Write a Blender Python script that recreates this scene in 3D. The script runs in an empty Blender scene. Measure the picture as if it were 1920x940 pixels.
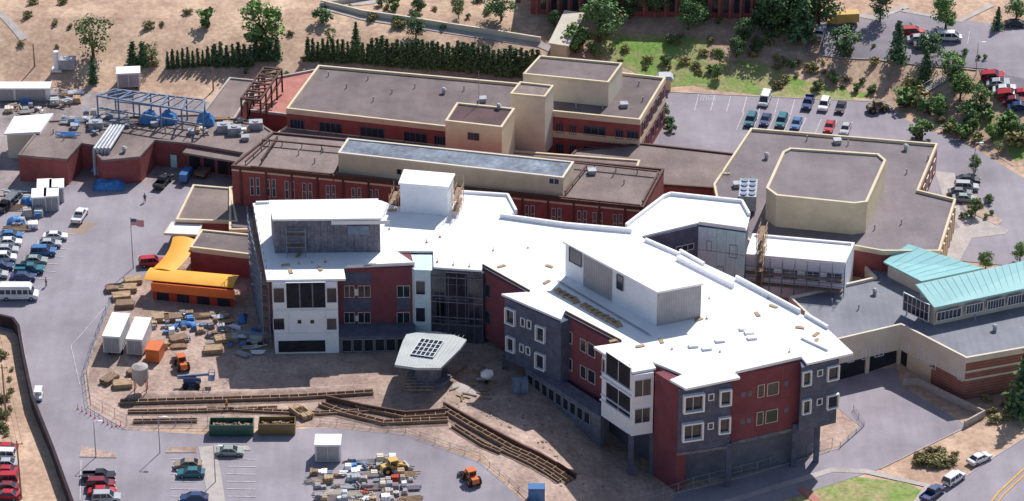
import bpy,bmesh,math,random
from mathutils import Vector,Matrix
R=random.Random(7)
rad=math.radians
# ------------------------------------------------------------ survey frame (aerial photogrammetry)
F=6500.0;PIT=rad(29);H=306.0
CAM=Vector((0,-H/math.tan(PIT),H))
FW=Vector((0,math.cos(PIT),-math.sin(PIT)));UP=Vector((0,math.sin(PIT),math.cos(PIT)))
def S(t):
    t=max(0.,min(1.,t));return t*t*(3-2*t)
def hz(x,y):
    a=-6.*S((x-1)/23)*S((-y-15)/21)
    sb=S((y-60)/30)
    d=((x-78.6)*20+(y-49)*18.4)/27.2
    sc=S((d-1)/25)*S((x-50)/25)
    return a+6*(1-(1-sb)*(1-sc))+12*S((y-140)/300)
def ray(px,py): return FW*F+Vector((px-960,0,0))-UP*(py-470)
def P(px,py,z):
    d=ray(px,py);t=(z-CAM.z)/d.z
    return CAM+d*t
def G(px,py,off=0):
    z=0
    for i in range(80):
        p=P(px,py,z);z=.5*z+.5*hz(p.x,p.y)
    p=P(px,py,z);return Vector((p.x,p.y,hz(p.x,p.y)+off))
# ------------------------------------------------------------ materials
MT={}
def mat(key,c1,c2=None,sc=.4,rough=.85,fine=.12,fsc=6.,metal=0,bump=0,wave=None,spec=.3,obr=0,stain=0):
    m=bpy.data.materials.new(key);m.use_nodes=True;nt=m.node_tree;N=nt.nodes;L=nt.links
    b=N['Principled BSDF'];b.inputs['Roughness'].default_value=rough;b.inputs['Metallic'].default_value=metal
    b.inputs['Specular IOR Level'].default_value=spec
    c2=c2 or tuple(x*.8 for x in c1)
    tc=N.new('ShaderNodeTexCoord')
    n1=N.new('ShaderNodeTexNoise');n1.inputs['Scale'].default_value=sc;n1.inputs['Detail'].default_value=8;n1.inputs['Roughness'].default_value=.66
    L.new(tc.outputs['Object'],n1.inputs['Vector'])
    r=N.new('ShaderNodeValToRGB');r.color_ramp.elements[0].position=.38;r.color_ramp.elements[1].position=.62
    r.color_ramp.elements[0].color=(*c2,1);r.color_ramp.elements[1].color=(*c1,1)
    L.new(n1.outputs['Fac'],r.inputs['Fac'])
    n2=N.new('ShaderNodeTexNoise');n2.inputs['Scale'].default_value=fsc;n2.inputs['Detail'].default_value=3
    L.new(tc.outputs['Object'],n2.inputs['Vector'])
    last=r.outputs['Color']
    def scale(last,fac):
        s=N.new('ShaderNodeVectorMath');s.operation='SCALE';L.new(last,s.inputs[0]);L.new(fac,s.inputs['Scale']);return s.outputs[0]
    def mrange(src,a,b_,f0=0,f1=1):
        q=N.new('ShaderNodeMapRange');q.inputs['From Min'].default_value=f0;q.inputs['From Max'].default_value=f1
        q.inputs['To Min'].default_value=a;q.inputs['To Max'].default_value=b_;L.new(src,q.inputs['Value']);return q.outputs['Result']
    last=scale(last,mrange(n2.outputs['Fac'],1-fine,1+fine,.3,.7))
    if stain:
        n3=N.new('ShaderNodeTexNoise');n3.inputs['Scale'].default_value=.035;n3.inputs['Detail'].default_value=5;n3.inputs['Distortion'].default_value=1.2
        L.new(tc.outputs['Object'],n3.inputs['Vector']);last=scale(last,mrange(n3.outputs['Fac'],1-stain,1+stain*.4,.35,.6))
        mp=N.new('ShaderNodeMapping');mp.inputs['Scale'].default_value=(.5,.06,1);mp.inputs['Rotation'].default_value=(0,0,.35);L.new(tc.outputs['Object'],mp.inputs['Vector'])
        n4=N.new('ShaderNodeTexNoise');n4.inputs['Scale'].default_value=1.2;n4.inputs['Detail'].default_value=3;L.new(mp.outputs[0],n4.inputs['Vector'])
        last=scale(last,mrange(n4.outputs['Fac'],1-stain*.5,1+stain*.3,.35,.65))
    if wave:
        w=N.new('ShaderNodeTexWave');w.bands_direction=wave[0];w.inputs['Scale'].default_value=wave[1]
        L.new(tc.outputs['Object'],w.inputs['Vector']);last=scale(last,mrange(w.outputs['Fac'],1-wave[2],1))
    if obr:
        oi=N.new('ShaderNodeObjectInfo');last=scale(last,mrange(oi.outputs['Random'],1-obr,1+obr))
    L.new(last,b.inputs['Base Color'])
    if bump:
        bp=N.new('ShaderNodeBump');bp.inputs['Strength'].default_value=bump;bp.inputs['Distance'].default_value=.2
        L.new(n2.outputs['Fac'],bp.inputs['Height']);L.new(bp.outputs['Normal'],b.inputs['Normal'])
    MT[key]=m;return m
mat('dry_ground',(.60,.43,.31),(.42,.28,.205),.11,.95,.2,1.1,bump=.3,stain=.12)
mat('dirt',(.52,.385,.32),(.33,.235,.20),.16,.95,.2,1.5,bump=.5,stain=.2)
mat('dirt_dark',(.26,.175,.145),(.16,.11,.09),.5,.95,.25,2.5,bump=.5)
mat('yard',(.40,.345,.345),(.27,.225,.225),.14,.95,.18,2,stain=.25)
mat('asphalt',(.335,.305,.345),(.27,.245,.28),.09,.9,.07,5,stain=.12)
mat('asphalt_dark',(.28,.25,.285),(.21,.19,.22),.1,.9,.08,5,stain=.12)
mat('concrete',(.50,.45,.43),(.38,.34,.32),.3,.9,.1,4)
mat('grass',(.17,.30,.06),(.40,.32,.18),.2,.95,.3,1.6,bump=.5)
mat('paint_white',(.68,.66,.68),(.42,.4,.43),1.,.7)
mat('paint_yellow',(.75,.42,.05),(.6,.33,.05),1.,.7)
mat('brick',(.34,.10,.095),(.26,.075,.075),.5,.9,.12,8)
mat('brick_new',(.235,.075,.092),(.185,.058,.075),.35,.9,.12,6)
mat('brick_band',(.42,.19,.15),(.35,.15,.12),.5,.9,.1,8,wave=('Z',.55,.35))
mat('cream',(.74,.64,.46),(.65,.55,.39),.3,.85,.06,5)
mat('cream_light',(.76,.69,.57),(.67,.60,.49),.3,.85,.06,5)
mat('gravel_roof',(.225,.185,.185),(.165,.132,.135),.16,.95,.16,5,stain=.12)
mat('gravel_tan',(.28,.225,.21),(.205,.16,.152),.16,.95,.18,4,stain=.12)
mat('gravel_gym',(.25,.215,.23),(.195,.165,.178),.13,.95,.16,5,stain=.1)
mat('roof_brown',(.135,.085,.09),(.10,.065,.07),.2,.95,.14,5)
mat('roof_slate',(.24,.285,.37),(.105,.13,.175),.2,.6,.25,1.5,stain=.2)
mat('roof_grey',(.25,.26,.30),(.19,.20,.235),.1,.85,.1,4,wave=('X',.25,.05),stain=.12)
mat('membrane',(.93,.93,.93),(.84,.85,.88),.13,.7,.03,3)
mat('membrane_edge',(.92,.92,.93),(.85,.85,.88),.3,.7,.03,3)
mat('white_wall',(.84,.87,.92),(.76,.80,.87),.3,.8,.05,3)
mat('sheath_blue',(.66,.80,.86),(.56,.72,.80),.6,.8,.08,3)
mat('sheath_teal',(.60,.84,.84),(.50,.76,.78),.6,.8,.1,3)
mat('sheath_dark',(.12,.135,.20),(.08,.092,.14),.7,.8,.2,4)
mat('sheath_grey',(.21,.21,.255),(.14,.14,.18),.8,.8,.25,2.5)
mat('corrugated',(.46,.44,.46),(.38,.37,.39),.5,.6,.05,3,wave=('X',1.1,.3))
mat('glass',(.035,.045,.07),(.02,.025,.04),.4,.12,.2,2,spec=.6)
mat('glass_grey',(.075,.085,.115),(.035,.045,.07),.35,.2,.3,1.2,spec=.6)
mat('dark',(.035,.035,.048),(.018,.018,.026),.5,.9)
mat('frame_cream',(.82,.76,.66),(.74,.68,.58),.5,.7,.04)
mat('frame_white',(.82,.84,.87),(.75,.77,.81),.5,.6,.04)
mat('frame_dark',(.16,.17,.22),(.11,.12,.165),.5,.6,.04)
mat('steel_brown',(.13,.065,.055),(.09,.045,.04),1,.7)
mat('steel_grey',(.42,.44,.48),(.30,.32,.36),1,.5,metal=.1)
mat('steel_blue',(.22,.29,.40),(.15,.20,.29),1,.5)
mat('wood',(.54,.39,.25),(.40,.27,.17),1,.85,.15,5)
mat('wood_old',(.35,.24,.17),(.24,.16,.115),1,.85,.15,5)
mat('canopy_orange',(.88,.43,.055),(.80,.37,.045),.3,.6,.04)
mat('canopy_band',(.85,.19,.05),(.78,.16,.04),.3,.6,.04)
mat('canopy_red',(.48,.06,.03),(.38,.045,.025),.3,.7,.04)
mat('terrace_red',(.50,.22,.18),(.4,.16,.135),.5,.9,.1,3)
mat('teal_roof',(.34,.66,.67),(.30,.60,.62),.2,.5,.04)
mat('fan_roof',(.50,.53,.53),(.42,.45,.46),.3,.5,.04)
mat('tarp_blue',(.08,.27,.60),(.05,.18,.45),.8,.5,.25,1.5,bump=.5)
mat('black_fence',(.045,.03,.04),(.03,.02,.03),.6,.9)
mat('bark',(.14,.095,.07),(.1,.065,.045),2,.9)
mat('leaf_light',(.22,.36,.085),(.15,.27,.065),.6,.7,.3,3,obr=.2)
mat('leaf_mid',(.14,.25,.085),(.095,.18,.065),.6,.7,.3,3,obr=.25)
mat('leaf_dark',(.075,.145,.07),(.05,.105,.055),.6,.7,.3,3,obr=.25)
mat('leaf_olive',(.27,.30,.12),(.2,.23,.09),.6,.7,.3,3,obr=.2)
mat('scrub',(.36,.28,.14),(.20,.21,.085),.6,.9,.3,3,obr=.3)
mat('tyre',(.025,.025,.025),(.02,.02,.02),1,.9)
mat('lamp_clear',(.8,.8,.75),(.7,.7,.65),1,.2)
mat('lamp_red',(.5,.02,.02),(.4,.02,.02),1,.3)
mat('skin',(.5,.3,.22));mat('cloth_blue',(.06,.1,.25));mat('cloth_dark',(.05,.05,.06));mat('cloth_orange',(.8,.25,.04))
for k,c in dict(white=(.8,.8,.82),silver=(.46,.48,.51),black=(.025,.025,.035),navy=(.03,.06,.18),blue=(.06,.18,.42),red=(.5,.02,.035),
    teal=(.03,.17,.22),tan=(.36,.27,.2),green=(.035,.11,.085),grey=(.18,.19,.21),yellow=(.72,.46,.12),orange=(.72,.18,.05),sage=(.3,.36,.33),maroon=(.22,.03,.045),rust=(.22,.15,.06)).items():
    mat('paint_'+k if k not in('white','yellow') else 'car_'+k,c,tuple(x*.88 for x in c),.5,.3,.05,spec=.5)
def CP(k): return MT.get('paint_'+k) if k not in('white','yellow') else MT['car_'+k]
# ------------------------------------------------------------ mesh tools
COL=bpy.context.scene.collection
def mesh_of(bm,mats,name='mesh',smooth=False):
    bmesh.ops.recalc_face_normals(bm,faces=bm.faces)
    me=bpy.data.meshes.new(name);bm.to_mesh(me);bm.free()
    for k in mats: me.materials.append(MT[k] if isinstance(k,str) else k)
    if smooth:
        for p in me.polygons:p.use_smooth=True
    return me
def tag(o,label=None,cat=None,kind=None,group=None):
    if label:o['label']=label
    if cat:o['category']=cat
    if kind:o['kind']=kind
    if group:o['group']=group
def add(name,bm,mats,parent=None,label=None,cat=None,kind=None,group=None,smooth=False):
    if isinstance(mats,str):mats=[mats]
    o=bpy.data.objects.new(name,mesh_of(bm,mats,name,smooth));COL.objects.link(o)
    if parent is not None:
        o.parent=parent
        if parent.type=='EMPTY': o.matrix_parent_inverse=Matrix.Translation(-parent.location)
    tag(o,label,cat,kind,group);return o
def root(name,loc,label,cat,group=None):
    o=bpy.data.objects.new(name,None);o.empty_display_size=1;COL.objects.link(o);o.location=loc;tag(o,label,cat,None,group);return o
def NB(): return bmesh.new()
def ccw(p):
    a=sum(p[i].x*p[(i+1)%len(p)].y-p[(i+1)%len(p)].x*p[i].y for i in range(len(p)))
    return p if a>0 else p[::-1]
def inset(p,d):
    n=len(p);o=[]
    for i in range(n):
        e0=(p[i]-p[i-1]);e1=(p[(i+1)%n]-p[i]);e0.z=e1.z=0
        e0.normalize();e1.normalize()
        n0=Vector((-e0.y,e0.x,0));n1=Vector((-e1.y,e1.x,0))
        k=max(.35,1+n0.dot(n1));o.append(p[i]+(n0+n1)/k*d)
    return o
def prism(bm,p,z0,z1,mi=0,top=True,bottom=True):
    z0l=z0 if isinstance(z0,(list,tuple)) else [z0]*len(p);z1l=z1 if isinstance(z1,(list,tuple)) else [z1]*len(p)
    b=[bm.verts.new((q.x,q.y,z)) for q,z in zip(p,z0l)];t=[bm.verts.new((q.x,q.y,z)) for q,z in zip(p,z1l)]
    n=len(p);fs=[]
    for i in range(n): fs.append(bm.faces.new((b[i],b[(i+1)%n],t[(i+1)%n],t[i])))
    if top:fs.append(bm.faces.new(t))
    if bottom:fs.append(bm.faces.new(b[::-1]))
    for f in fs:f.material_index=mi
def ring(bm,o,i,z0,z1,mi=0):
    n=len(o)
    V=[[bm.verts.new((q.x,q.y,z)) for q in pl] for pl,z in ((o,z0),(o,z1),(i,z1),(i,z0))]
    for k in range(n):
        j=(k+1)%n
        for a in range(4):
            f=bm.faces.new((V[a][k],V[a][j],V[(a+1)%4][j],V[(a+1)%4][k]));f.material_index=mi
def hexa(bm,v,mi=0):
    vs=[bm.verts.new(q) for q in v]
    for f in((0,3,2,1),(4,5,6,7),(0,1,5,4),(1,2,6,5),(2,3,7,6),(3,0,4,7)):
        bm.faces.new([vs[i] for i in f]).material_index=mi
def box(bm,c,s,rz=0,mi=0,taper=1.):
    ca,sa=math.cos(rz),math.sin(rz);v=[]
    for z,t in((-.5,1),(.5,taper)):
        for x,y in((-.5,-.5),(.5,-.5),(.5,.5),(-.5,.5)):
            X=x*s[0]*t;Y=y*s[1]*t;v.append((c[0]+X*ca-Y*sa,c[1]+X*sa+Y*ca,c[2]+z*s[2]))
    hexa(bm,v,mi)
def beam(bm,a,b,w,h=None,mi=0):
    h=h or w;a=Vector(a);b=Vector(b);d=(b-a)
    if d.length<1e-6:return
    d.normalize();u=Vector((0,0,1)) if abs(d.z)<.9 else Vector((1,0,0))
    s=d.cross(u).normalized();u=s.cross(d)
    v=[]
    for q in(a,b):
        for x,y in((-1,-1),(1,-1),(1,1),(-1,1)): v.append(q+s*x*w/2+u*y*h/2)
    hexa(bm,v,mi)
def cyl(bm,a,b,r0,r1=None,n=10,mi=0,cap=True):
    r1=r0 if r1 is None else r1;a=Vector(a);b=Vector(b);d=(b-a).normalized();u=Vector((0,0,1)) if abs(d.z)<.9 else Vector((1,0,0))
    s=d.cross(u).normalized();u=s.cross(d)
    A=[bm.verts.new(a+(s*math.cos(t)+u*math.sin(t))*r0) for t in[2*math.pi*i/n for i in range(n)]]
    B=[bm.verts.new(b+(s*math.cos(t)+u*math.sin(t))*r1) for t in[2*math.pi*i/n for i in range(n)]]
    for i in range(n): bm.faces.new((A[i],A[(i+1)%n],B[(i+1)%n],B[i])).material_index=mi
    if cap: bm.faces.new(A[::-1]).material_index=mi;bm.faces.new(B).material_index=mi
GR=3.0
def drape(name,pts,off,m,kind='structure'):
    bm=NB();f=bm.faces.new([bm.verts.new((p.x,p.y,0)) for p in ccw(pts)])
    bmesh.ops.triangulate(bm,faces=[f])
    for ax in(0,1):
        lo=min(p[ax] for p in pts);hi=max(p[ax] for p in pts)
        k=math.ceil(lo/GR)
        while k*GR<hi:
            co=[0,0,0];no=[0,0,0];co[ax]=k*GR;no[ax]=1
            bmesh.ops.bisect_plane(bm,geom=bm.verts[:]+bm.edges[:]+bm.faces[:],plane_co=co,plane_no=no,dist=1e-4);k+=1
    for v in bm.verts:v.co.z=hz(v.co.x,v.co.y)+off
    bm.normal_update()
    for f in bm.faces:
        if f.normal.z<0:f.normal_flip()
    me=bpy.data.meshes.new(name);bm.to_mesh(me);bm.free();me.materials.append(MT[m])
    o=bpy.data.objects.new(name,me);COL.objects.link(o);o['kind']=kind;return o
def GL(l): return [G(*q) for q in l]
def resample(p,step=3.):
    o=[p[0]]
    for a,b in zip(p,p[1:]):
        n=max(1,int((b-a).length/step))
        for i in range(1,n+1):o.append(a.lerp(b,i/n))
    return o
def offs(p):
    o=[]
    for i in range(len(p)):
        d=Vector((0,0,0))
        if i>0:d+=(p[i]-p[i-1]).normalized()
        if i<len(p)-1:d+=(p[i+1]-p[i]).normalized()
        d.z=0;d.normalize();o.append(Vector((-d.y,d.x,0)))
    return o
def strip(name,px,w,off,m):
    p=GL(px) if not isinstance(px[0],Vector) else px
    n=offs(p);return drape(name,[q+k*w/2 for q,k in zip(p,n)]+[q-k*w/2 for q,k in reversed(list(zip(p,n)))],off,m)
def ribbon(bm,p,w,z0,z1,mi=0,side=0,step=3.):
    p=resample(p,step);n=offs(p)
    rows=[]
    for q,k in zip(p,n):
        g=hz(q.x,q.y);a=q+k*(side+w/2);b=q+k*(side-w/2)
        rows.append([bm.verts.new((a.x,a.y,g+z0)),bm.verts.new((b.x,b.y,g+z0)),bm.verts.new((b.x,b.y,g+z1)),bm.verts.new((a.x,a.y,g+z1))])
    for r0,r1 in zip(rows,rows[1:]):
        for i in range(4): bm.faces.new((r0[i],r0[(i+1)%4],r1[(i+1)%4],r1[i])).material_index=mi
    for r in(rows[0],rows[-1]): bm.faces.new(r).material_index=mi
def kerb(px,name='kerb',m='concrete'):
    bm=NB();ribbon(bm,GL(px),.22,-.1,.14);o=add(name,bm,m);o['kind']='structure'
# ------------------------------------------------------------ ground sheet
def ground():
    bm=NB();xs=[-9000,-3000,-1000,-500,-300,-200]+[i*GR for i in range(-50,51)]+[200,300,500,1000,3000,9000]
    ys=[-9000,-3000,-1000,-400,-200]+[i*GR for i in range(-45,61)]+[220,300,450,900,3000,9000]
    V=[[bm.verts.new((x,y,hz(x,y))) for x in xs] for y in ys]
    for j in range(len(ys)-1):
        for i in range(len(xs)-1): bm.faces.new((V[j][i],V[j][i+1],V[j+1][i+1],V[j+1][i]))
    me=bpy.data.meshes.new('ground');bm.to_mesh(me);bm.free();me.materials.append(MT['dry_ground'])
    o=bpy.data.objects.new('ground',me);COL.objects.link(o);o['kind']='structure'
ground()
drape('yard_ground',GL([(-60,150),(130,170),(300,180),(460,200),(600,230),(560,420),(300,360),(-60,420)]),.03,'yard')
drape('dirt_ground',GL([(185,560),(300,470),(480,480),(520,640),(900,640),(1140,780),(1230,890),(1300,965),(1010,965),(900,850),(610,800),(230,806),(160,760)]),.03,'dirt')
drape('dirt_ground',GL([(1480,850),(1570,790),(1570,740),(1640,730),(1600,830),(1590,880),(1480,890)]),.03,'dirt')
drape('road',GL([(-60,400),(60,352),(175,345),(450,345),(440,350),(350,420),(300,500),(215,560),(180,640),(158,700),(165,765),(235,806),(420,818),(600,802),(760,815),(900,866),(1010,970),(150,970),(105,880),(64,770),(50,690),(40,628),(-60,600)]),.07,'asphalt')
drape('car_park',GL([(-60,830),(22,832),(34,970),(-60,970)]),.07,'asphalt_dark')
drape('car_park',GL([(1248,173),(1660,190),(1690,220),(1760,290),(1420,285),(1380,300),(1210,270)]),.07,'asphalt')
drape('road',GL([(1690,222),(1745,246),(1800,262),(1920,335),(1990,380),(1990,520),(1895,500),(1800,490),(1700,460),(1690,300)]),.10,'asphalt')
drape('car_park',GL([(1505,100),(1545,30),(1700,25),(1840,42),(1990,60),(1990,175),(1850,130),(1640,112)]),.07,'asphalt')
drape('car_park',GL([(1835,130),(1990,165),(1990,260),(1850,175)]),.10,'asphalt_dark')
drape('driveway',GL([(1230,970),(1270,925),(1400,893),(1570,842),(1612,800),(1565,762),(1560,700),(1680,690),(1690,725),(1815,800),(1650,880),(1480,935),(1380,970)]),.07,'asphalt')
drape('road',GL([(1735,970),(1760,930),(1830,880),(1920,822),(2000,780),(2000,970)]),.07,'asphalt')
drape('grass',GL([(1100,62),(1330,70),(1330,120),(1300,160),(1240,165),(1180,130),(1110,105)]),.04,'grass')
drape('grass',GL([(1330,120),(1420,112),(1500,150),(1640,172),(1600,195),(1330,168),(1300,160)]),.04,'grass')
drape('grass',GL([(1500,930),(1560,890),(1700,905),(1735,925),(1690,975),(1400,975)]),.04,'grass')
drape('grass',GL([(1820,220),(1880,225),(1990,290),(1990,350),(1900,300)]),.05,'grass')
drape('pavement',GL([(1752,322),(1790,326),(1800,395),(1893,432),(1885,440),(1822,448),(1800,490),(1765,490),(1770,440),(1800,428),(1780,405)]),.14,'concrete')
drape('planting_bed',GL([(1790,345),(1822,350),(1850,395),(1880,415),(1870,425),(1808,395)]),.18,'dirt')
strip('pavement',[(1290,965),(1560,882),(1625,885),(1740,912),(1715,950)],1.4,.12,'concrete')
strip('pavement',[(1555,960),(1500,915)],1.4,.13,'terrace_red')
strip('pavement',[(388,838),(400,900),(410,970)],2.8,.12,'concrete')
strip('path',[(1700,12),(1640,35),(1560,18)],2.,.12,'concrete')
strip('path',[(600,12),(690,5),(760,-8)],2.2,.10,'concrete')
strip('path',[(602,14),(680,34),(840,58),(1012,84),(1050,100)],1.8,.10,'concrete')
strip('path',[(0,25),(45,75)],1.6,.10,'concrete')
strip('path',[(1860,10),(1800,40),(1690,20)],1.4,.12,'concrete')
kerb([(180,640),(158,700),(165,765),(235,806)]);kerb([(1270,925),(1400,893),(1570,842)])
kerb([(1900,312),(1800,247),(1745,238)]);kerb([(1760,930),(1830,880),(1920,822)]);kerb([(1248,173),(1660,190),(1690,220)])
kerb([(1650,880),(1815,800)]);kerb([(40,628),(50,690),(64,770),(105,880)]);kerb([(1510,100),(1640,112),(1830,132)])
def island(px,m='dirt'):
    drape('traffic_island',GL(px),.18,m);kerb(px+[px[0]])
island([(150,858),(155,838),(215,852),(218,860)],'dirt');island([(310,850),(318,840),(372,840),(368,850)],'dirt');island([(405,838),(465,838),(470,846),(408,846)],'concrete')
def line(a,b,w=.13,m='paint_white',name='road_marking'): strip(name,[a,b],w,.15,m)
for i in range(8):
    y=862+i*14;line((425,y),(480,y+1));line((320,y),(372,y+1))
for i in range(7): line((1310+i*30,178+i*1.6),(1302+i*30,208+i*1.6))
for i in range(8): line((1395+i*29,212+i*2.6),(1380+i*29,246+i*2.6))
for i in range(7): line((100-i*8,438+i*14),(145-i*8,441+i*14))
for i in range(6): line((30,836+i*15),(-20,835+i*15))
for i in range(7): line((152+i*5,418),(125+i*5,440),.09,'paint_yellow')
for i in range(6): line((1318+i*3,180),(1312+i*6,190),.1)
for i in range(5): line((1690+i*32,60),(1686+i*32,84),.1)
line((200,575),(133,650),.1);line((133,650),(150,725),.1)
strip('road_marking',[(1835,972),(1872,925),(1935,866)],.3,.17,'paint_yellow');strip('road_marking',[(1845,974),(1881,930),(1940,874)],.25,.17,'paint_yellow')
line((150,940),(152,865))
# ------------------------------------------------------------ buildings
def W(l,z): return ccw([P(x,y,z) for x,y in l])
def cen(p): 
    c=Vector((0,0,0))
    for q in p:c+=q
    return c/len(p)
def building(name,label,cat,px,z,zb,wall,roof,par,ph=.5,bh=.9,parent=None,pw=.35):
    p=W(px,z);c=cen(p)
    if parent is None: parent=root(name,Vector((c.x,c.y,max(zb,hz(c.x,c.y)))),label,cat)
    bm=NB();prism(bm,p,zb,z-ph-.05,top=False);add('wall',bm,wall,parent)
    bm=NB();prism(bm,inset(p,.02),z-ph-.25,z-ph);add('roof',bm,roof,parent)
    bm=NB();ring(bm,inset(p,-.06),inset(p,pw),z-bh,z);add('parapet',bm,par,parent)
    return parent
def plane(a,b,z):
    A=P(a[0],a[1],z);B=P(b[0],b[1],z);d=(B-A);d.z=0;L=d.length;d.normalize();n=Vector((d.y,-d.x,0))
    if n.dot(CAM-A)<0:n=-n
    return (A,d,n,L)
def hit(pl,px,py):
    A,d,n,L=pl;r=ray(px,py);t=(A-CAM).dot(n)/r.dot(n);return CAM+r*t
def rect(bm,pl,u0,u1,z0,z1,o0,o1,mi=0):
    A,d,n,L=pl;v=[]
    for z in(z0,z1):
        for u,o in((u0,o0),(u1,o0),(u1,o1),(u0,o1)):
            q=A+d*u+n*o;v.append((q.x,q.y,z))
    hexa(bm,v,mi)
def win(parent,pl,x0,y0,x1,y1,fr='frame_cream',fw=.16,mull=1,trans=0,glass='glass',name='window',pr=.14):
    A,d,n,L=pl;ym=(y0+y1)/2;xm=(x0+x1)/2
    u0=(hit(pl,x0,ym)-A).dot(d);u1=(hit(pl,x1,ym)-A).dot(d);z1=hit(pl,xm,y0).z;z0=hit(pl,xm,y1).z
    if u1<u0:u0,u1=u1,u0
    return win3(parent,pl,u0,u1,z0,z1,fr,fw,mull,trans,glass,name,pr)
def win3(parent,pl,u0,u1,z0,z1,fr='frame_cream',fw=.16,mull=1,trans=0,glass='glass',name='window',pr=.14):
    bm=NB();rect(bm,pl,u0,u1,z0,z1,-.1,.03);w=add(name,bm,glass,parent)
    if fr:
        bm=NB()
        rect(bm,pl,u0-fw,u0,z0-fw,z1+fw,-.05,pr);rect(bm,pl,u1,u1+fw,z0-fw,z1+fw,-.05,pr)
        rect(bm,pl,u0,u1,z1,z1+fw,-.05,pr);rect(bm,pl,u0,u1,z0-fw,z0,-.05,pr)
        for k in range(1,mull+1):
            u=u0+(u1-u0)*k/(mull+1);rect(bm,pl,u-.04,u+.04,z0,z1,0,.08)
        for k in range(1,trans+1):
            z=z0+(z1-z0)*k/(trans+1);rect(bm,pl,u0,u1,z-.04,z+.04,0,.075)
        add('frame',bm,fr,w)
    return w
def band(parent,pl,u0,u1,z0,z1,m,name='wall_band',o=.05):
    bm=NB();rect(bm,pl,u0,u1,z0,z1,-.05 if o>=0 else o-.05,o);return add(name,bm,m,parent)
def uof(pl,x,y): return (hit(pl,x,y)-pl[0]).dot(pl[1])
def vents(parent,l,z):
    for x,y,k in l:
        p=P(x,y,z);bm=NB()
        if k=='v': cyl(bm,p,p+Vector((0,0,.9)),.35,.35,10);cyl(bm,p+Vector((0,0,.9)),p+Vector((0,0,1.2)),.6,.25,10);nm='roof_vent'
        elif k=='p': cyl(bm,p,p+Vector((0,0,1.)),.12,.12,8);nm='vent_pipe'
        elif k=='h': box(bm,p+Vector((0,0,.35)),(1.3,1.3,.7),.1);box(bm,p+Vector((0,0,.76)),(1.5,1.5,.12),.1);nm='roof_hatch'
        else: box(bm,p+Vector((0,0,.8)),(2.6,1.8,1.3),.1);box(bm,p+Vector((0,0,.1)),(2.8,2.,.2),.1);cyl(bm,p+Vector((0,0,1.45)),p+Vector((0,0,1.65)),.6,.6,12);nm='air_conditioner'
        add(nm,bm,'steel_grey',parent)
# ---- rear hospital block (three storeys)
ob=building('hospital_block','old brick hospital block with cream parapet and flat brown roof','building',[(597,122),(985,157),(935,248),(537,203)],9.5,-1,'brick','gravel_roof','cream',.5,1.1)
pl=plane((537,203),(935,248),9.5)
for a,b in((545,570),(600,640),(676,720),(758,800),(815,835)):
    ya=205+(a-537)*.113
    win(ob,pl,a,ya+19,b,ya+38,'frame_dark',.08,3)
band(ob,pl,0,pl[3],4.6,5.4,'cream')
for a in(560,620,700,780):
    ya=205+(a-537)*.113;win(ob,pl,a,ya+53,a+30,ya+70,'frame_dark',.08,2)
vents(ob,[(832,175,'v'),(616,143,'p'),(778,165,'p'),(690,150,'p'),(905,190,'h'),(735,175,'p'),(650,165,'p'),(870,170,'p'),(700,190,'p')],9)
ob2=building('hospital_block','three storey brick hospital block with cream floor bands','building',[(1008,118),(1248,145),(1200,224),(958,200)],10.3,-1,'brick','gravel_roof','cream',.5,1.2)
pl=plane((958,200),(1200,224),10.3)
band(ob2,pl,0,pl[3]+.05,4.7,6.1,'cream');band(ob2,pl,0,pl[3]+.05,.3,1.2,'cream')
plr=plane((1200,224),(1248,145),10.3);band(ob2,plr,-.05,plr[3],4.7,6.1,'cream')
for a,b in((1043,1056),(1068,1080),(1095,1135),(1155,1168),(1176,1196)):
    ya=210+(a-1037)*.1
    win(ob2,pl,a,ya+22,b,ya+38,'frame_dark',.08,2);win(ob2,pl,a,ya+60,b,ya+80,'frame_dark',.08,2)
L=plr[3]
for k in range(5):
    u=L*(.1+k*.18);win3(ob2,plr,u,u+1.6,6.7,8.6,'frame_dark',.08,1);win3(ob2,plr,u,u+1.6,2,4.2,'frame_dark',.08,1)
building('x','','',[(1012,104),(1167,118),(1141,154),(981,138)],15,9.7,'cream_light','gravel_roof','cream',.4,.6,parent=ob2)
vents(ob2,[(1198,160,'p'),(1205,190,'p'),(1130,205,'p'),(1080,203,'p'),(1170,200,'h')],9.8)
pt=building('stair_tower','cream stair tower with dark brown roof beside brick block','tower',[(857,192),(965,203),(941,238),(835,226)],14.5,3,'cream','roof_brown','cream',.35,.5)
vents(pt,[(935,205,'v')],14.1)
pl=plane((835,226),(941,238),14.5);win(pt,pl,878,250,898,262,'frame_dark',.08,1,0,'glass_grey','louvre')
bm=NB();a=P(898,196,14.2);cyl(bm,a,a+Vector((0,0,7)),.09,.04,6);add('aerial',bm,'steel_grey',pt)
building('stair_tower','tall cream lift tower between two brick hospital blocks','tower',[(975,153),(1038,160),(1022,181),(957,175)],15.5,3,'cream_light','gravel_tan','cream',.35,.5)
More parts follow.
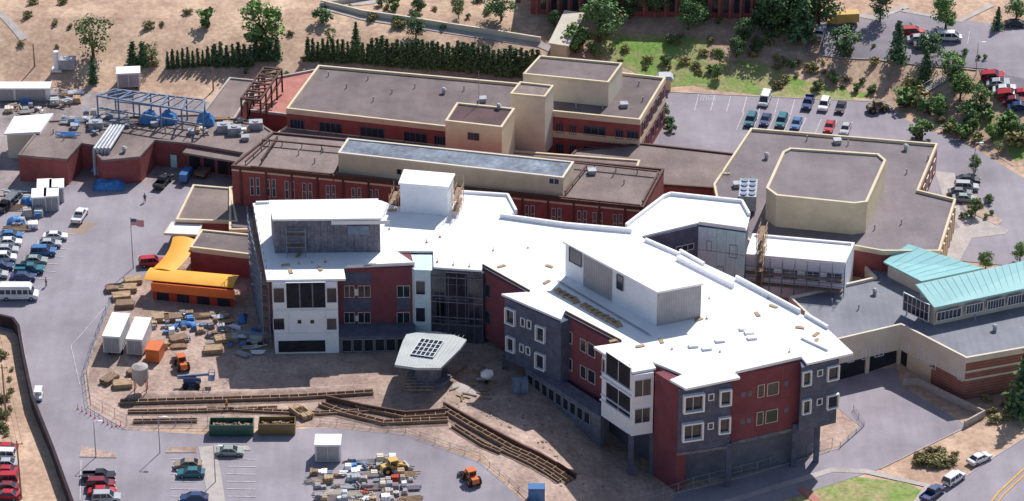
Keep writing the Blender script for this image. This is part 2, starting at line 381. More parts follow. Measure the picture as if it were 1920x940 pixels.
# ---- middle wing
oc=building('hospital_wing','long brick wing with brown roof and slim light windows','building',[(512,247),(1245,316),(1206,388),(434,310)],12,-1,'brick','gravel_tan','steel_brown',.35,.6)
pl=plane((434,310),(1206,388),12)
for x in(470,500,535,568,612,660,693,985,1035,1083,1112,1150):
    y=310+(x-434)*.101
    for dx in(0,11): win(oc,pl,x+dx,y+20,x+dx+6,y+52,'frame_white',.05,0,1,'glass_grey')
band(oc,pl,0,pl[3],10.9,11.2,'cream')
for x in range(450,1200,48):
    y=312+(x-434)*.101;u=uof(pl,x,y+30);band(oc,pl,u,u+.35,0,11.3,'steel_brown','pilaster',.2)
building('x','','',[(652,259),(1076,303),(1056,333),(634,286)],15.8,11.7,'cream','roof_slate','cream_light',.2,.35,parent=oc)
pc=plane((634,286),(1056,333),15.8)
win(oc,pc,745,318,752,326,'frame_dark',.05,0,0,'dark','louvre');win(oc,pc,1030,335,1048,345,'frame_white',.05,1,0,'glass_grey','louvre')
for line_ in([(492,262),(640,276)],[(460,303),(505,262)],[(1075,305),(1235,322)],[(470,312),(735,338)],[(860,350),(1200,385)],[(1235,322),(1205,378)],[(1100,310),(1060,360)],[(650,282),(625,330)],[(520,256),(490,300)]):
    bm=NB();a=P(*line_[0],12.6);b=P(*line_[1],12.6);beam(bm,a,b,.3,.25)
    n=int((b-a).length/4)+1
    for i in range(n+1):
        q=a.lerp(b,i/n);beam(bm,q,q-Vector((0,0,1)),.15)
    add('roof_guard_rail',bm,'steel_brown',oc)
vents(oc,[(605,285,'p'),(1110,325,'h'),(560,290,'p'),(1170,345,'p'),(1150,330,'p'),(590,305,'p')],11.7)
building('link_building','low flat roofed link between brick blocks','building',[(1205,268),(1382,288),(1340,352),(1235,345),(1060,300),(1080,280)],5,-1,'brick','gravel_tan','steel_brown',.3,.5)
building('link_building','low brown roof between the towers and the long wing','building',[(540,235),(830,262),(825,272),(1200,300),(1190,330),(500,262)],5.5,-1,'brick','gravel_tan','cream',.3,.5)
tb=building('roof_terrace','low brick terrace paved in red under a steel pergola','terrace',[(485,150),(598,128),(540,214),(470,206)],4,-.5,'brick','terrace_red','concrete',.4,.5)
building('roof_terrace','low building with pinkish flat roof and pale edge','building',[(376,216),(430,145),(484,150),(440,222)],4.3,-.5,'brick','gravel_tan','concrete',.3,.5)
# ---- gym
gy=building('gymnasium_building','large flat roofed building with cream parapet and octagonal hall','building',[(1408,240),(1758,269),(1722,356),(1792,373),(1762,470),(1655,470),(1600,460),(1410,455),(1350,400),(1338,345)],6.3,-3,'brick','gravel_gym','cream',.55,.9)
p=W([(1482,277),(1647,288),(1661,300),(1626,378),(1602,381),(1456,366),(1437,352),(1468,284)],12.2)
bm=NB();prism(bm,p,5.7,11.9,top=False);add('octagon_wall',bm,'cream',gy)
bm=NB();prism(bm,inset(p,.1),11.5,11.8);add('octagon_roof',bm,'gravel_gym',gy)
bm=NB();ring(bm,inset(p,-.08),inset(p,.4),11.6,12.2);add('parapet',bm,'cream',gy)
vents(gy,[(1513,263,'p'),(1570,268,'h'),(1437,297,'v'),(1698,281,'v'),(1382,350,'h'),(1470,415,'u'),(1590,272,'p'),(1700,325,'p'),(1740,300,'p'),(1690,420,'p'),(1640,430,'p'),(1400,390,'p')],5.8)
pg=plane((1792,373),(1762,470),6.3)
for k in range(7):
    u=pg[3]*(.05+k*.14);band(gy,pg,u,u+.7,-1,5.3,'cream','pilaster',.3)
pg=plane((1758,269),(1722,356),6.3)
for k in range(5): win3(gy,pg,pg[3]*(.1+k*.18),pg[3]*(.1+k*.18)+1.6,1.5,4,'frame_cream',.12)
gs=root('roof_stair',P(1345,360,0),'cream metal stair climbing to a flat roof','stair')
bm=NB();a=P(1340,368,.5);b=P(1362,325,6)
for s in(-.6,.6): beam(bm,a+Vector((s,0,0)),b+Vector((s,0,0)),.15,.3);beam(bm,a+Vector((s,0,1)),b+Vector((s,0,1)),.07)
for i in range(16): beam(bm,a.lerp(b,i/15)-Vector((.6,0,0)),a.lerp(b,i/15)+Vector((.6,0,0)),.3,.06)
add('flight',bm,'cream',gs)
au=root('air_handling_unit',P(1400,375,6),'pale rooftop cooling unit with round fans','machine')
bm=NB();q=P(1402,380,6.2);box(bm,q+Vector((0,0,1.6)),(3.2,7,3.0),-.1);add('casing',bm,'steel_grey',au)
for i in range(4):
    for s in(-.75,.75):
        bm=NB();c=q+Vector((s+(-2.6+i*1.75)*.1,-2.6+i*1.75,3.1));cyl(bm,c,c+Vector((0,0,.25)),.6,.6,14);cyl(bm,c+Vector((0,0,.25)),c+Vector((0,0,.27)),.2,.2,8);add('fan',bm,'steel_blue',au)
wb=building('annex_building','low white clad annex with square windows and scaffolding','building',[(1412,438),(1602,455),(1585,492),(1398,476)],8,-3,'white_wall','membrane','membrane_edge',.4,.6)
pl=plane((1398,476),(1585,492),8)
for a in(1423,1467,1510,1550): win(wb,pl,a,500+(a-1398)*.085,a+28,517+(a-1398)*.085,'frame_white',.1,1)
# ---- right wing
rw=building('clinic_wing','low flat roofed wing with cream parapet and striped brick base','building',[(1566,637),(1690,608),(1812,671),(2010,636),(2010,590),(1920,555),(1850,522),(1770,488),(1655,466),(1590,464),(1640,519),(1480,556)],2.5,-7,'cream','roof_grey','cream_light',.5,1.1)
for a,b,ml in(((1566,637),(1690,608),'cream_light'),((1690,608),(1812,671),'cream_light'),((1812,671),(2010,636),'brick_band')):
    pl=plane(a,b,2.5);band(rw,pl,0,pl[3],-2.6 if ml=='cream_light' else -7,1.4,ml,'wall_cladding',.04)
    if ml=='brick_band': band(rw,pl,0,pl[3],-.6,-.2,'cream_light',o=.08);band(rw,pl,0,pl[3],-2.2,-1.8,'cream_light',o=.08)
    if a[0]==1566:
        for w in((1617,655,1630,672),(1641,648,1656,667),(1590,664,1600,678)): win(rw,pl,*w,'frame_white',.1,1,1)
        band(rw,pl,0,pl[3],-7,-2.65,'dark','underpass_opening',.02)
        for k in(.5,.98): band(rw,pl,pl[3]*k-.35,pl[3]*k+.35,-7,-2.6,'cream','pillar',.4)
    if a[0]==1690:
        for w in((1692,642,1704,656),(1722,655,1733,677),(1743,669,1755,690),(1797,696,1806,712)): win(rw,pl,*w,'frame_white',.1,1,1)
        band(rw,pl,0,pl[3]*.12,-7,-2.65,'dark','underpass_opening',.02)
        band(rw,pl,pl[3]*.5,pl[3],-7,-2.2,'brick_band','wall_base',.06)
vents(rw,[(1640,552,'v'),(1865,620,'v'),(1735,608,'p'),(1588,500,'h'),(1700,590,'p'),(1828,600,'p'),(1790,590,'p'),(1560,570,'p'),(1680,500,'p'),(1610,580,'p')],2)
def lean(parent,lo,hi,zl,zh,zb,rm,wm):
    a,b=P(*lo[0],zl),P(*lo[1],zl);c,d=P(*hi[1],zh),P(*hi[0],zh)
    q=[a,b,c,d];t=[v.z for v in q]
    if ccw(q)!=q:q=q[::-1];t=t[::-1]
    bm=NB();prism(bm,inset(q,.5),zb,[z-.35 for z in t]);add('clerestory_wall',bm,wm,parent)
    bm=NB();prism(bm,inset(q,-.1),[z-.3 for z in t],t)
    n=int((b-a).length/1.2)
    for i in range(n+1): beam(bm,a.lerp(b,i/n)+Vector((0,0,.005)),d.lerp(c,i/n)+Vector((0,0,.005)),.03,.035)
    add('teal_roof',bm,rm,parent)
lean(rw,[(1658,491),(1728,527)],[(1702,458),(1842,503)],5.0,6.6,1.5,'teal_roof','cream_light')
lean(rw,[(1752,576),(2010,522)],[(1718,534),(2010,470)],6.0,8.2,1.5,'teal_roof','cream_light')
pl=plane((1752,580),(2010,526),6.0);pl=(pl[0]-pl[2]*.5,pl[1],pl[2],pl[3])
for a in(1757,1812,1852,1890):
    y=583-(a-1752)*.21;win(rw,pl,a,y,a+(44 if a<1800 else 30),y+15,'frame_white',.1,5,0)
pl=plane((1690,548),(1752,578),6.0)
win(rw,pl,1694,560,1742,592,'frame_white',.12,5,1)
def rwall(px,h,m,label,w=.4,z0=-1,name='retaining_wall',cat='wall'):
    bm=NB();ribbon(bm,GL(px),w,z0,h);o=add(name,bm,m);tag(o,label,cat);return o
rwall([(1692,722),(1720,722),(1845,782),(1808,802)],1.3,'concrete','pale concrete retaining wall beside the ramp')
rwall([(600,14),(700,-2),(780,-10)],1.0,'concrete','pale concrete wall along hillside path',.3)
rwall([(602,10),(680,29),(840,53),(1014,80)],1.2,'cream_light','long pale retaining wall across dry hillside',.35)
rwall([(1,612),(26,618),(36,632),(46,690),(62,765),(100,860),(138,965)],2.4,'black_fence','dark curving screen fence beside the road',.5,name='screen_fence',cat='fence')
# ---- left service building
ls=building('service_building','single storey brick service building with gravel roof','building',[(85,226),(34,290),(125,298),(152,268),(183,272),(176,283),(192,300),(262,293),(290,262),(352,268),(458,286),(434,310),(512,247),(480,226),(370,214),(240,218)],5.6,-1,'brick','gravel_tan','gravel_tan',.25,.45)
pl=plane((290,262),(352,268),5.6);win(ls,pl,320,290,332,315,'frame_dark',.08,0,0,'sheath_teal','door')
pl=plane((352,268),(458,286),5.6)
for a in(355,382,408,430): band(ls,pl,uof(pl,a,300),uof(pl,a+20,300),.2,4.2,'dark','loading_door',.06)
bm=NB();rect(bm,pl,0,pl[3],4.4,4.8,0,2.5);add('dock_canopy',bm,'gravel_tan',ls)
vents(ls,[(140,240,'h'),(233,285,'v'),(120,262,'p'),(100,250,'p'),(170,228,'h'),(330,240,'p'),(290,235,'h'),(310,248,'p'),(180,240,'u'),(260,232,'p'),(420,245,'u'),(440,250,'u'),(390,232,'h'),(200,252,'p'),(480,240,'u'),(360,250,'h'),(460,262,'h')],5.4)
pp=root('pipe_bundle',P(200,260,5.5),'bundle of silver ducts running over roof edge','pipes')
for i in range(5):
    bm=NB();a=P(208+i*6,236,6.3);b=P(176+i*7,280,6.3);cyl(bm,a,b,.32,.32,8)
    cyl(bm,b,Vector((b.x,b.y-.3,1+i*.1)),.32,.32,8);add('duct',bm,'steel_grey',pp)
sh=root('storage_shed',P(50,285,0),'white metal shed with shallow pitched roof','shed')
q=[P(28,219,5.5),P(98,217,5.5),P(74,250,5.5),P(10,250,5.5)];q=ccw(q)
bm=NB();prism(bm,inset(q,.2),-.5,5.3);add('wall',bm,'cream_light',sh)
bm=NB();prism(bm,inset(q,-.2),[5.2,5.2,5.2,5.2],[5.5,5.9,5.9,5.5]);add('roof',bm,'membrane_edge',sh)
building('entrance_annex','low brown flat roof beside the long brick wing','building',[(362,346),(433,352),(445,415),(330,411)],4,-.5,'brick','gravel_tan','cream',.3,.6)
building('entrance_annex','small pale flat roof over a side door','porch',[(322,416),(380,418),(372,440),(308,437)],3.2,2.7,'cream_light','membrane_edge','cream_light',.1,.3)
building('entrance_annex','single storey brick annex with cream parapet','building',[(378,430),(480,440),(480,478),(356,463)],5,-.5,'brick','gravel_roof','cream',.3,1.0)
building('entrance_annex','low brown roof joining the long wing','building',[(430,350),(500,350),(500,430),(430,430)],4.2,-.5,'brick','gravel_roof','cream',.3,.6)
# orange canopy: separate curved sheets, orange red fascia, dark red front
oc2=root('entrance_canopy',G(350,570),'gently curved orange yellow canopy over red entrance structure','canopy')
def barrel(a,b,w,rise,th,bm,sag=0.,K=12,M=10):
    d=(b-a);d.z=0;d.normalize();n=Vector((-d.y,d.x,0));V=[]
    for j in range(M+1):
        s=j/M;q=a.lerp(b,s)+n*sag*math.sin(math.pi*s)
        V.append([[bm.verts.new(q+n*(w*(k/K-.5))+Vector((0,0,rise*(1-(2*k/K-1)**2)+o))) for k in range(K+1)] for o in(0,-th)])
    for j in range(M):
        for k in range(K):
            bm.faces.new((V[j][0][k],V[j][0][k+1],V[j+1][0][k+1],V[j+1][0][k]));bm.faces.new((V[j][1][k],V[j+1][1][k],V[j+1][1][k+1],V[j][1][k+1]))
        for k in(0,K): bm.faces.new((V[j][0][k],V[j+1][0][k],V[j+1][1][k],V[j][1][k]))
    for j in(0,M):
        for k in range(K): bm.faces.new((V[j][0][k],V[j][0][k+1],V[j][1][k+1],V[j][1][k]))
bm=NB();barrel(P(276,513,3.9),P(443,528,3.9),4.4,.35,.12,bm);add('curved_roof',bm,'canopy_orange',oc2)
bm=NB();barrel(P(305,508,4.0),P(345,447,4.3),4.2,.4,.12,bm,-.8);add('curved_roof',bm,'canopy_orange',oc2)
q=W([(282,505),(441,519),(441,545),(282,530)],3.7);bm=NB();prism(bm,inset(q,.35),-.3,3.6);add('wall',bm,'canopy_red',oc2)
pl=plane((282,530),(441,545),3.7)
band(oc2,pl,.1,pl[3]-.1,2.0,3.7,'canopy_band','fascia',.1)
for k in range(4): band(oc2,pl,pl[3]*(.06+k*.24),pl[3]*(.06+k*.24)+2.2,.1,1.6,'dark','opening',-.27)
def frame(name,label,c,z0,z1,nx,m,w=.3,diag=False):
    r=root(name,c[0],label,'steel frame');bm=NB()
    a,b,cc,d=c
    for i in range(nx+1):
        p=a.lerp(b,i/nx);q=d.lerp(cc,i/nx)
        for v in(p,q): beam(bm,(v.x,v.y,z0),(v.x,v.y,z1),w)
        beam(bm,(p.x,p.y,z1),(q.x,q.y,z1),w)
    for z in(z1,(z0+z1)/2+.5):
        for u,v in((a,b),(d,cc)): beam(bm,(u.x,u.y,z),(v.x,v.y,z),w)
    if diag:
        for i in range(nx*2):
            p=a.lerp(b,i/nx/2);q=d.lerp(cc,(i+1)/nx/2);beam(bm,(p.x,p.y,z1+.1),(q.x,q.y,z1+.1),w*.7)
    add('steelwork',bm,m,r);return r
frame('steel_pergola','dark brown steel frame standing over a brick terrace',[P(452,185,9),P(495,127,9),P(528,130,9),P(488,188,9)],4,9,4,'steel_brown',.35,True)
frame('pipe_rack','grey steel pipe rack standing over the service building roof',[P(182,180,10),P(380,212,10),P(383,188,10),P(215,168,10)],4,10,5,'steel_blue',.3,True)
def tarp(name,c,s,parent=None,label=None,seed=1,group=None):
    rr=random.Random(seed);bm=NB();n=9;V=[]
    for j in range(n):
        row=[]
        for i in range(n):
            u=i/(n-1)*2-1;v=j/(n-1)*2-1;e=1-max(abs(u),abs(v))**3
            row.append(bm.verts.new((c.x+u*s[0]/2,c.y+v*s[1]/2,c.z+s[2]*e*(.7+.3*rr.random()))))
        V.append(row)
    for j in range(n-1):
        for i in range(n-1): bm.faces.new((V[j][i],V[j][i+1],V[j+1][i+1],V[j+1][i]))
    return add(name,bm,'tarp_blue',parent,label,'tarpaulin' if parent is None else None,None,group)
for i,(x,y) in enumerate([(280,228),(316,228),(385,232)]): tarp('tarpaulin',P(x,y,5.4),(3.6,2.5,2.6),None,'blue tarpaulin draped over plant on the service roof',i,'blue tarpaulins on the roof')
for i,(x,y,s) in enumerate([(205,350,(6,4,1.6)),(30,420,(3.5,3,1.4)),(48,190,(2.5,2,1.5)),(185,318,(3,3,1.2)),(455,600,(1.5,3,1)),(352,610,(3,2,.7)),(50,383,(2.5,2,1.4))]):
    tarp('tarpaulin',G(x,y,.15),s,None,'crumpled blue tarpaulin over stored materials in yard',i+9,'blue tarpaulins in the yards')
hb=root('hillside_building',G(1260,34),'long dark red building with pale columns on hillside','building')
a=G(995,26);b=G(1538,38);d=(b-a);d.z=0;L=d.length;d.normalize();n=Vector((-d.y,d.x,0));zt=13
q=ccw([a,b,b+n*22,a+n*22]);bm=NB();prism(bm,q,3,zt);add('wall',bm,'brick',hb)
bm=NB();prism(bm,inset(q,-.6),zt,zt+.6);add('roof',bm,'gravel_tan',hb)
pl=(Vector((a.x,a.y,6)),d,-n,L)
for k in range(27): band(hb,pl,1+k*L/27,1.5+k*L/27,5,zt-.2,'brick_band','column',.35)
for k in range(26): win3(hb,pl,2+k*L/27,2+k*L/27+1.1,7,11,None,.1,0,0)
cw=root('covered_walkway',G(1060,100),'narrow cream covered walkway stepping down the hill','walkway')
a=G(1047,112);b=G(1077,50);bm=NB()
dd=(b-a);dd.z=0;dd.normalize();nn=Vector((-dd.y,dd.x,0))*1.7
hexa(bm,[a-nn,a+nn,b+nn,b-nn,a-nn+Vector((0,0,3)),a+nn+Vector((0,0,3)),b+nn+Vector((0,0,3)),b-nn+Vector((0,0,3))])
add('wall',bm,'cream',cw)
bm=NB();nn=nn*1.25;u=Vector((0,0,3.05));t=Vector((0,0,3.35));hexa(bm,[a-nn+u,a+nn+u,b+nn+u,b-nn+u,a-nn+t,a+nn+t,b+nn+t,b-nn+t]);add('roof',bm,'cream_light',cw)
gh=root('kiosk',G(1245,160),'small hut with pale green roof','hut');q=G(1246,165)
bm=NB();box(bm,q+Vector((0,0,1.2)),(2.4,2.4,2.4));add('wall',bm,'cream',gh);bm=NB();box(bm,q+Vector((0,0,2.7)),(3.4,3.2,.6),0,0,.7);add('roof',bm,'fan_roof',gh)
hs=root('hillside_stair',G(1745,170),'pale concrete stair descending the planted bank','stair');bm=NB();a=G(1712,183);b=G(1790,140)
for i in range(22):
    q=a.lerp(b,i/21);box(bm,(q.x,q.y,hz(q.x,q.y)+.12),(1.,1.8,.3),math.atan2(b.y-a.y,b.x-a.x))
add('step',bm,'concrete',hs);bm=NB()
for s in(-.9,.9):
    for i in range(8):
        q=a.lerp(b,i/7)+Vector((0,s,0));z=hz(q.x,q.y);cyl(bm,(q.x,q.y,z),(q.x,q.y,z+1.1),.04,.04,5)
    for i in range(7):
        q=a.lerp(b,i/7)+Vector((0,s,0));r_=a.lerp(b,(i+1)/7)+Vector((0,s,0));beam(bm,(q.x,q.y,hz(q.x,q.y)+1.1),(r_.x,r_.y,hz(r_.x,r_.y)+1.1),.08)
add('handrail',bm,'frame_white',hs)
# ------------------------------------------------------------ new hospital building
Z=14.5
nb=root('new_hospital_building',Vector((0,-15,0)),'unfinished hospital building with bright white membrane roof','building')
def blk(name,px,z0,z1,m,zz=Z,ins=0):
    p=W(px,zz)
    if ins:p=inset(p,ins)
    bm=NB();prism(bm,p,z0,z1);return add(name,bm,m,nb)
roofpx=[(474,381),(500,525),(648,523),(644,500),(778,494),(742,470),(812,471),(813,501),(903,507),(905,498),(993,547),(940,551),(1052,599),(1058,585),(1167,642),(1113,650),(1186,698),(1230,690),(1222,678),(1280,702),(1256,712),(1286,729),(1388,708),(1378,698),(1503,670),(1513,682),(1600,662),(1552,617),(1380,522),(1322,495),(1210,450),(1186,436),(1060,425),(938,408),(970,398),(952,368),(865,362),(745,388),(714,376)]
blk('roof',roofpx,14.1,Z,'membrane')
blk('roof',[(1180,441),(1172,425),(1245,371),(1258,366),(1391,380),(1406,405),(1400,431),(1308,418),(1202,443),(1215,454)],13.95,14.3,'membrane',14.3)
def parapet(pts,h=.6,z=Z,m='membrane_edge',w=.4):
    bm=NB();v=[P(x,y,z) for x,y in pts]
    for a,b in zip(v,v[1:]): beam(bm,a+Vector((0,0,h/2-.05)),b+Vector((0,0,h/2-.05)),w,h+.1)
    add('parapet',bm,m,nb)
parapet([(1185,436),(1060,425),(938,408)],.8);parapet([(968,398),(952,368),(865,362)],.5);parapet([(1210,452),(1275,480)],.6);parapet([(1270,487),(1375,540)],.8)
parapet([(1380,524),(1500,588)],.8);parapet([(1510,592),(1552,617)],.6);parapet([(1174,425),(1245,371),(1258,366),(1391,380),(1405,405)],.6,14.3);parapet([(1320,497),(1275,472)],.5)
parapet([(1503,635),(1552,658)],.4);parapet([(480,382),(505,381)],.4);parapet([(1310,418),(1398,430)],.4,14.3)
parapet([(905,498),(993,547)],.3,Z,'steel_brown',.2);parapet([(1060,586),(1165,641)],.35,Z,'steel_brown',.2);parapet([(1380,699),(1503,671)],.35,Z,'membrane_edge',.25);parapet([(650,500),(778,494)],.3,Z,'membrane_edge',.25)
TW=14.08
MAIN=[(903,503),(1280,711),(1375,702),(1503,674),(1548,655),(1545,617),(1380,530),(1190,445),(935,415),(860,372),(760,440)]
blk('wall',[(481,390),(508,502),(777,498),(762,440),(730,390)],-.5,TW,'brick_new')
blk('wall',[(511,527),(632,525),(632,497),(508,500)],-.5,TW-.01,'white_wall')
blk('wall',[(744,473),(777,502),(810,503),(812,474)],-.5,TW-.02,'sheath_blue')
blk('curtain_wall',[(808,503),(905,509),(1000,440),(760,440)],-.5,TW-.03,'glass_grey')
blk('wall',MAIN,1.0,TW-.04,'brick_new')
blk('ground_floor_wall',MAIN,-7,1.0,'frame_dark',Z,1.1)
blk('wall',[(946,557),(1052,601),(1075,592),(1000,548)],2.2,TW-.05,'sheath_dark')
blk('wall',[(1129,662),(1186,700),(1226,694),(1216,676),(1165,644)],2.4,TW-.06,'white_wall')
blk('wall',[(1228,693),(1273,722),(1290,714),(1250,690)],-6.8,TW-.07,'brick_new')
blk('wall',[(1273,727),(1372,713),(1366,702),(1285,708)],1.6,TW-.08,'sheath_dark')
blk('wall',[(1503,685),(1574,668),(1560,655),(1500,668)],1.6,TW-.09,'sheath_dark')
blk('wall',[(1202,445),(1310,420),(1398,432),(1404,407),(1390,385),(1258,370),(1180,425)],-1,TW-.14,'sheath_dark',14.3)
pl=plane((1310,420),(1398,432),14.3);band(nb,pl,0,pl[3],-1,13.8,'sheath_teal','sheathing',.06);band(nb,pl,0,pl[3]*.3,-1,13.8,'sheath_blue','sheathing',.09)
for k in range(1,5):
    u=pl[3]*k/5;band(nb,pl,u-.02,u+.02,-1,13.8,'steel_grey','panel_joint',.1)
for z in(4.5,9.2): band(nb,pl,0,pl[3],z,z+.12,'steel_grey','panel_joint',.11)
for w in((1368,460,1382,483),(1325,452,1334,470),(1345,500,1356,516)): win(nb,pl,*w,'frame_dark',.06,0)
pl=plane((1202,445),(1310,420),14.3);win(nb,pl,1268,460,1300,470,'frame_white',.08,2)
blk('base_course',[(632,525),(775,522),(777,498),(632,500)],-.5,3.2,'frame_dark')
PA=plane((511,527),(632,525),Z)
win(nb,PA,537,530,610,577,'frame_white',.08,0,0,'dark','opening');win(nb,PA,513,540,533,567,'frame_white',.08,0);win(nb,PA,613,540,631,567,'frame_white',.08,0)
u0,u1=uof(PA,537,550),uof(PA,610,550)
for k in(.34,.67): band(nb,PA,u0+(u1-u0)*k-.12,u0+(u1-u0)*k+.12,hit(PA,570,577).z,hit(PA,570,530).z,'sheath_grey','stud_column',.06)
win(nb,PA,513,597,533,618,'frame_white',.08,0);win(nb,PA,613,597,631,618,'frame_white',.08,0);win(nb,PA,558,600,565,607,None);win(nb,PA,582,600,589,607,None)
win(nb,PA,522,638,610,660,'frame_white',.08,0,0,'dark','opening')
bm=NB();rect(bm,PA,0,PA[3],8.5,8.8,0,.08);rect(bm,PA,0,PA[3],4.0,4.2,0,.08);rect(bm,PA,PA[3]*.22,PA[3]*.24,4.2,8.6,0,.06);rect(bm,PA,PA[3]*.8,PA[3]*.82,4.2,8.6,0,.06);add('wall_band',bm,'sheath_blue',nb)
PB=plane((508,502),(777,498),Z)
for y0,y1 in((536,557),(586,605)):
    for x0,x1 in((646,664),(672,694),(745,768)): win(nb,PB,x0,y0,x1,y1,'frame_cream',.06,1)
    band(nb,PB,uof(PB,665,545),uof(PB,671,545),hit(PB,660,y1-3).z,hit(PB,660,y0+6).z,'frame_cream','panel',.12)
win(nb,PB,644,511,696,533,None,glass='sheath_dark',name='recessed_panel');win(nb,PB,644,560,696,583,None,glass='sheath_dark',name='recessed_panel');win(nb,PB,745,558,768,581,None,glass='sheath_dark',name='recessed_panel')
pl=plane((632,525),(775,522),Z);pl=(Vector((pl[0].x,pl[0].y,0)),pl[1],pl[2],pl[3])
for k in range(7): win3(nb,pl,.6+k*1.9,2.1+k*1.9,.3,2.6,'steel_grey',.06,0,0,'dark','opening')
pl=plane((777,502),(810,503),Z);win(nb,pl,780,527,797,552,'frame_white',.08,0);win(nb,pl,780,577,797,603,'frame_white',.08,0)
PC=plane((808,503),(905,509),Z)
for k in range(7): u=PC[3]*k/6;band(nb,PC,u-.06,u+.06,0,13.5,'frame_dark','mullion',.1)
for z in(3.6,5.0,8.,9.2,12.9): band(nb,PC,0,PC[3],z-.1,z+.1,'sheath_grey','transom',.14)
for a in(815,880): win(nb,PC,a,515,a+18,608,None,glass='glass')
win(nb,PC,836,512,876,556,'frame_dark',.1,1,1,'dark','opening');win(nb,PC,818,562,878,600,'frame_dark',.1,2,0,'dark','opening')
PD=plane((903,503),(1280,711),Z)
for y in(0,1):
    win(nb,PD,1060,621+y*50,1073,642+y*50,'frame_cream',.06,0);win(nb,PD,1089,637+y*50,1099,659+y*50,'frame_cream',.06,0);win(nb,PD,1103,645+y*50,1116,668+y*50,'frame_cream',.06,0)
    win(nb,PD,910,534+y*50,919,556+y*50,'frame_dark',.08,0)
PE=plane((946,557),(1052,601),Z)
for w in((951,580,966,606),(1008,613,1022,638),(953,633,965,657),(1007,664,1022,690)): win(nb,PE,*w,'frame_white',.2,0,pr=.55)
for w in((978,597,984,611),(990,601,996,615),(976,646,982,659),(988,651,994,664)): win(nb,PE,*w,'frame_white',.12,0,pr=.25)
PF=plane((1129,662),(1186,700),Z)
win(nb,PF,1137,675,1183,718,'frame_white',.1,1,0,'dark','opening');win(nb,PF,1137,726,1183,772,'frame_white',.1,1,0,'dark','opening');win(nb,PF,1130,674,1135,700,'frame_white',.06,0)
for z in(5.8,10.2): band(nb,PF,0,PF[3],z-.25,z,'white_wall','balcony_edge',.4);band(nb,PF,.1,PF[3]-.1,z+.9,z+1.0,'frame_white','balcony_rail',.35)
PG=plane((1186,700),(1226,694),Z);win(nb,PG,1190,712,1220,742,'frame_white',.08,1);win(nb,PG,1190,766,1218,792,'frame_white',.08,1)
PH=plane((1273,727),(1372,713),Z)
for w in((1283,740,1316,768),(1281,793,1314,821)): win(nb,PH,*w,'frame_white',.28,1,pr=.8)
for w in((1351,732,1368,757),(1349,783,1366,809)): win(nb,PH,*w,'frame_white',.25,0,pr=.6)
for w in((1329,739,1337,749),(1328,793,1336,803)): win(nb,PH,*w,'frame_white',.14,0,pr=.25)
PI=plane((1375,702),(1503,674),Z)
for w in((1421,722,1432,744),(1439,718,1459,740),(1419,773,1430,796),(1436,769,1457,791)): win(nb,PI,*w,'frame_cream',.07,0)
for x,y in((1390,736),(1402,734),(1388,786),(1400,784),(1470,715),(1470,765)): win(nb,PI,x,y,x+8,y+9,None,glass='frame_dark',name='vent_panel')
for x in(1412,1465): u=uof(PI,x,750);band(nb,PI,u,u+.1,1.2,13.6,'brick','control_joint',.03)
PJ=plane((1503,685),(1574,668),Z)
for w in((1505,697,1518,720),(1552,687,1570,710),(1505,750,1517,773),(1551,741,1569,763)): win(nb,PJ,*w,'frame_white',.2,0,pr=.5)
for w in((1533,694,1541,704),(1532,748,1540,758)): win(nb,PJ,*w,'frame_white',.12,0,pr=.2)
band(nb,PI,0,PI[3],.9,1.5,'sheath_grey','wall_band',.12);band(nb,PH,0,PH[3],1.5,2.0,'sheath_grey','wall_band',.12)
for x,y in((1280,716),(1372,716),(1497,680),(1540,672),(1186,700),(1129,662),(1226,694),(1060,603),(1000,580),(946,557)):
    p=P(x,y,Z);g=hz(p.x,p.y);bm=NB();beam(bm,(p.x,p.y+.6,g-.5),(p.x,p.y+.6,2.5),.9);add('column',bm,'sheath_dark',nb)
bm=NB();a=P(985,574,Z);b=P(1128,664,Z);nn=Vector((-.6,-1,0)).normalized()
q=ccw([a,b,b+nn*-3,a+nn*-3]);prism(bm,q,-4,2.3);add('base_course',bm,'sheath_grey',nb)
plb=plane((985,574),(1128,664),Z)
for k in range(9): win3(nb,plb,.8+k*1.9,2.2+k*1.9,-.6,1.5,'steel_grey',.06,0,0,'dark','opening')
def pent(px,z1,m,mr='membrane',z0=14.4):
    p=W(px,z1);bm=NB();prism(bm,inset(p,.15),z0,z1-.3);add('penthouse_wall',bm,m,nb);bm=NB();prism(bm,inset(p,-.1),z1-.35,z1);add('penthouse_roof',bm,mr,nb)
pent([(505,376),(708,373),(714,409),(512,411)],21.3,'sheath_grey')
pl=plane((512,411),(714,409),21.3);win(nb,pl,652,424,692,440,None,glass='steel_blue',name='louvre')
for k in range(1,16): u=pl[3]*k/16;band(nb,pl,u-.03,u+.03,14.6,20.9,'sheath_dark','panel_joint',-.1)
band(nb,pl,10,20,20.1,20.8,'frame_white','wall_band',.05)
pent([(758,318),(852,326),(840,350),(748,343)],20.5,'white_wall')
pent([(1057,453),(1180,444),(1317,531),(1232,547)],21.2,'white_wall')
pl=plane((1057,453),(1232,547),21.2);win(nb,pl,1068,468,1090,495,'frame_dark',.06,0);win(nb,pl,1157,517,1168,543,'frame_dark',.06,0)
band(nb,pl,uof(pl,1093,500),uof(pl,1147,520),14.55,20.8,'corrugated','cladding',-.1)
pl=plane((1232,547),(1317,531),21.2);band(nb,pl,.1,pl[3]-.1,14.55,20.8,'corrugated','cladding',-.08)
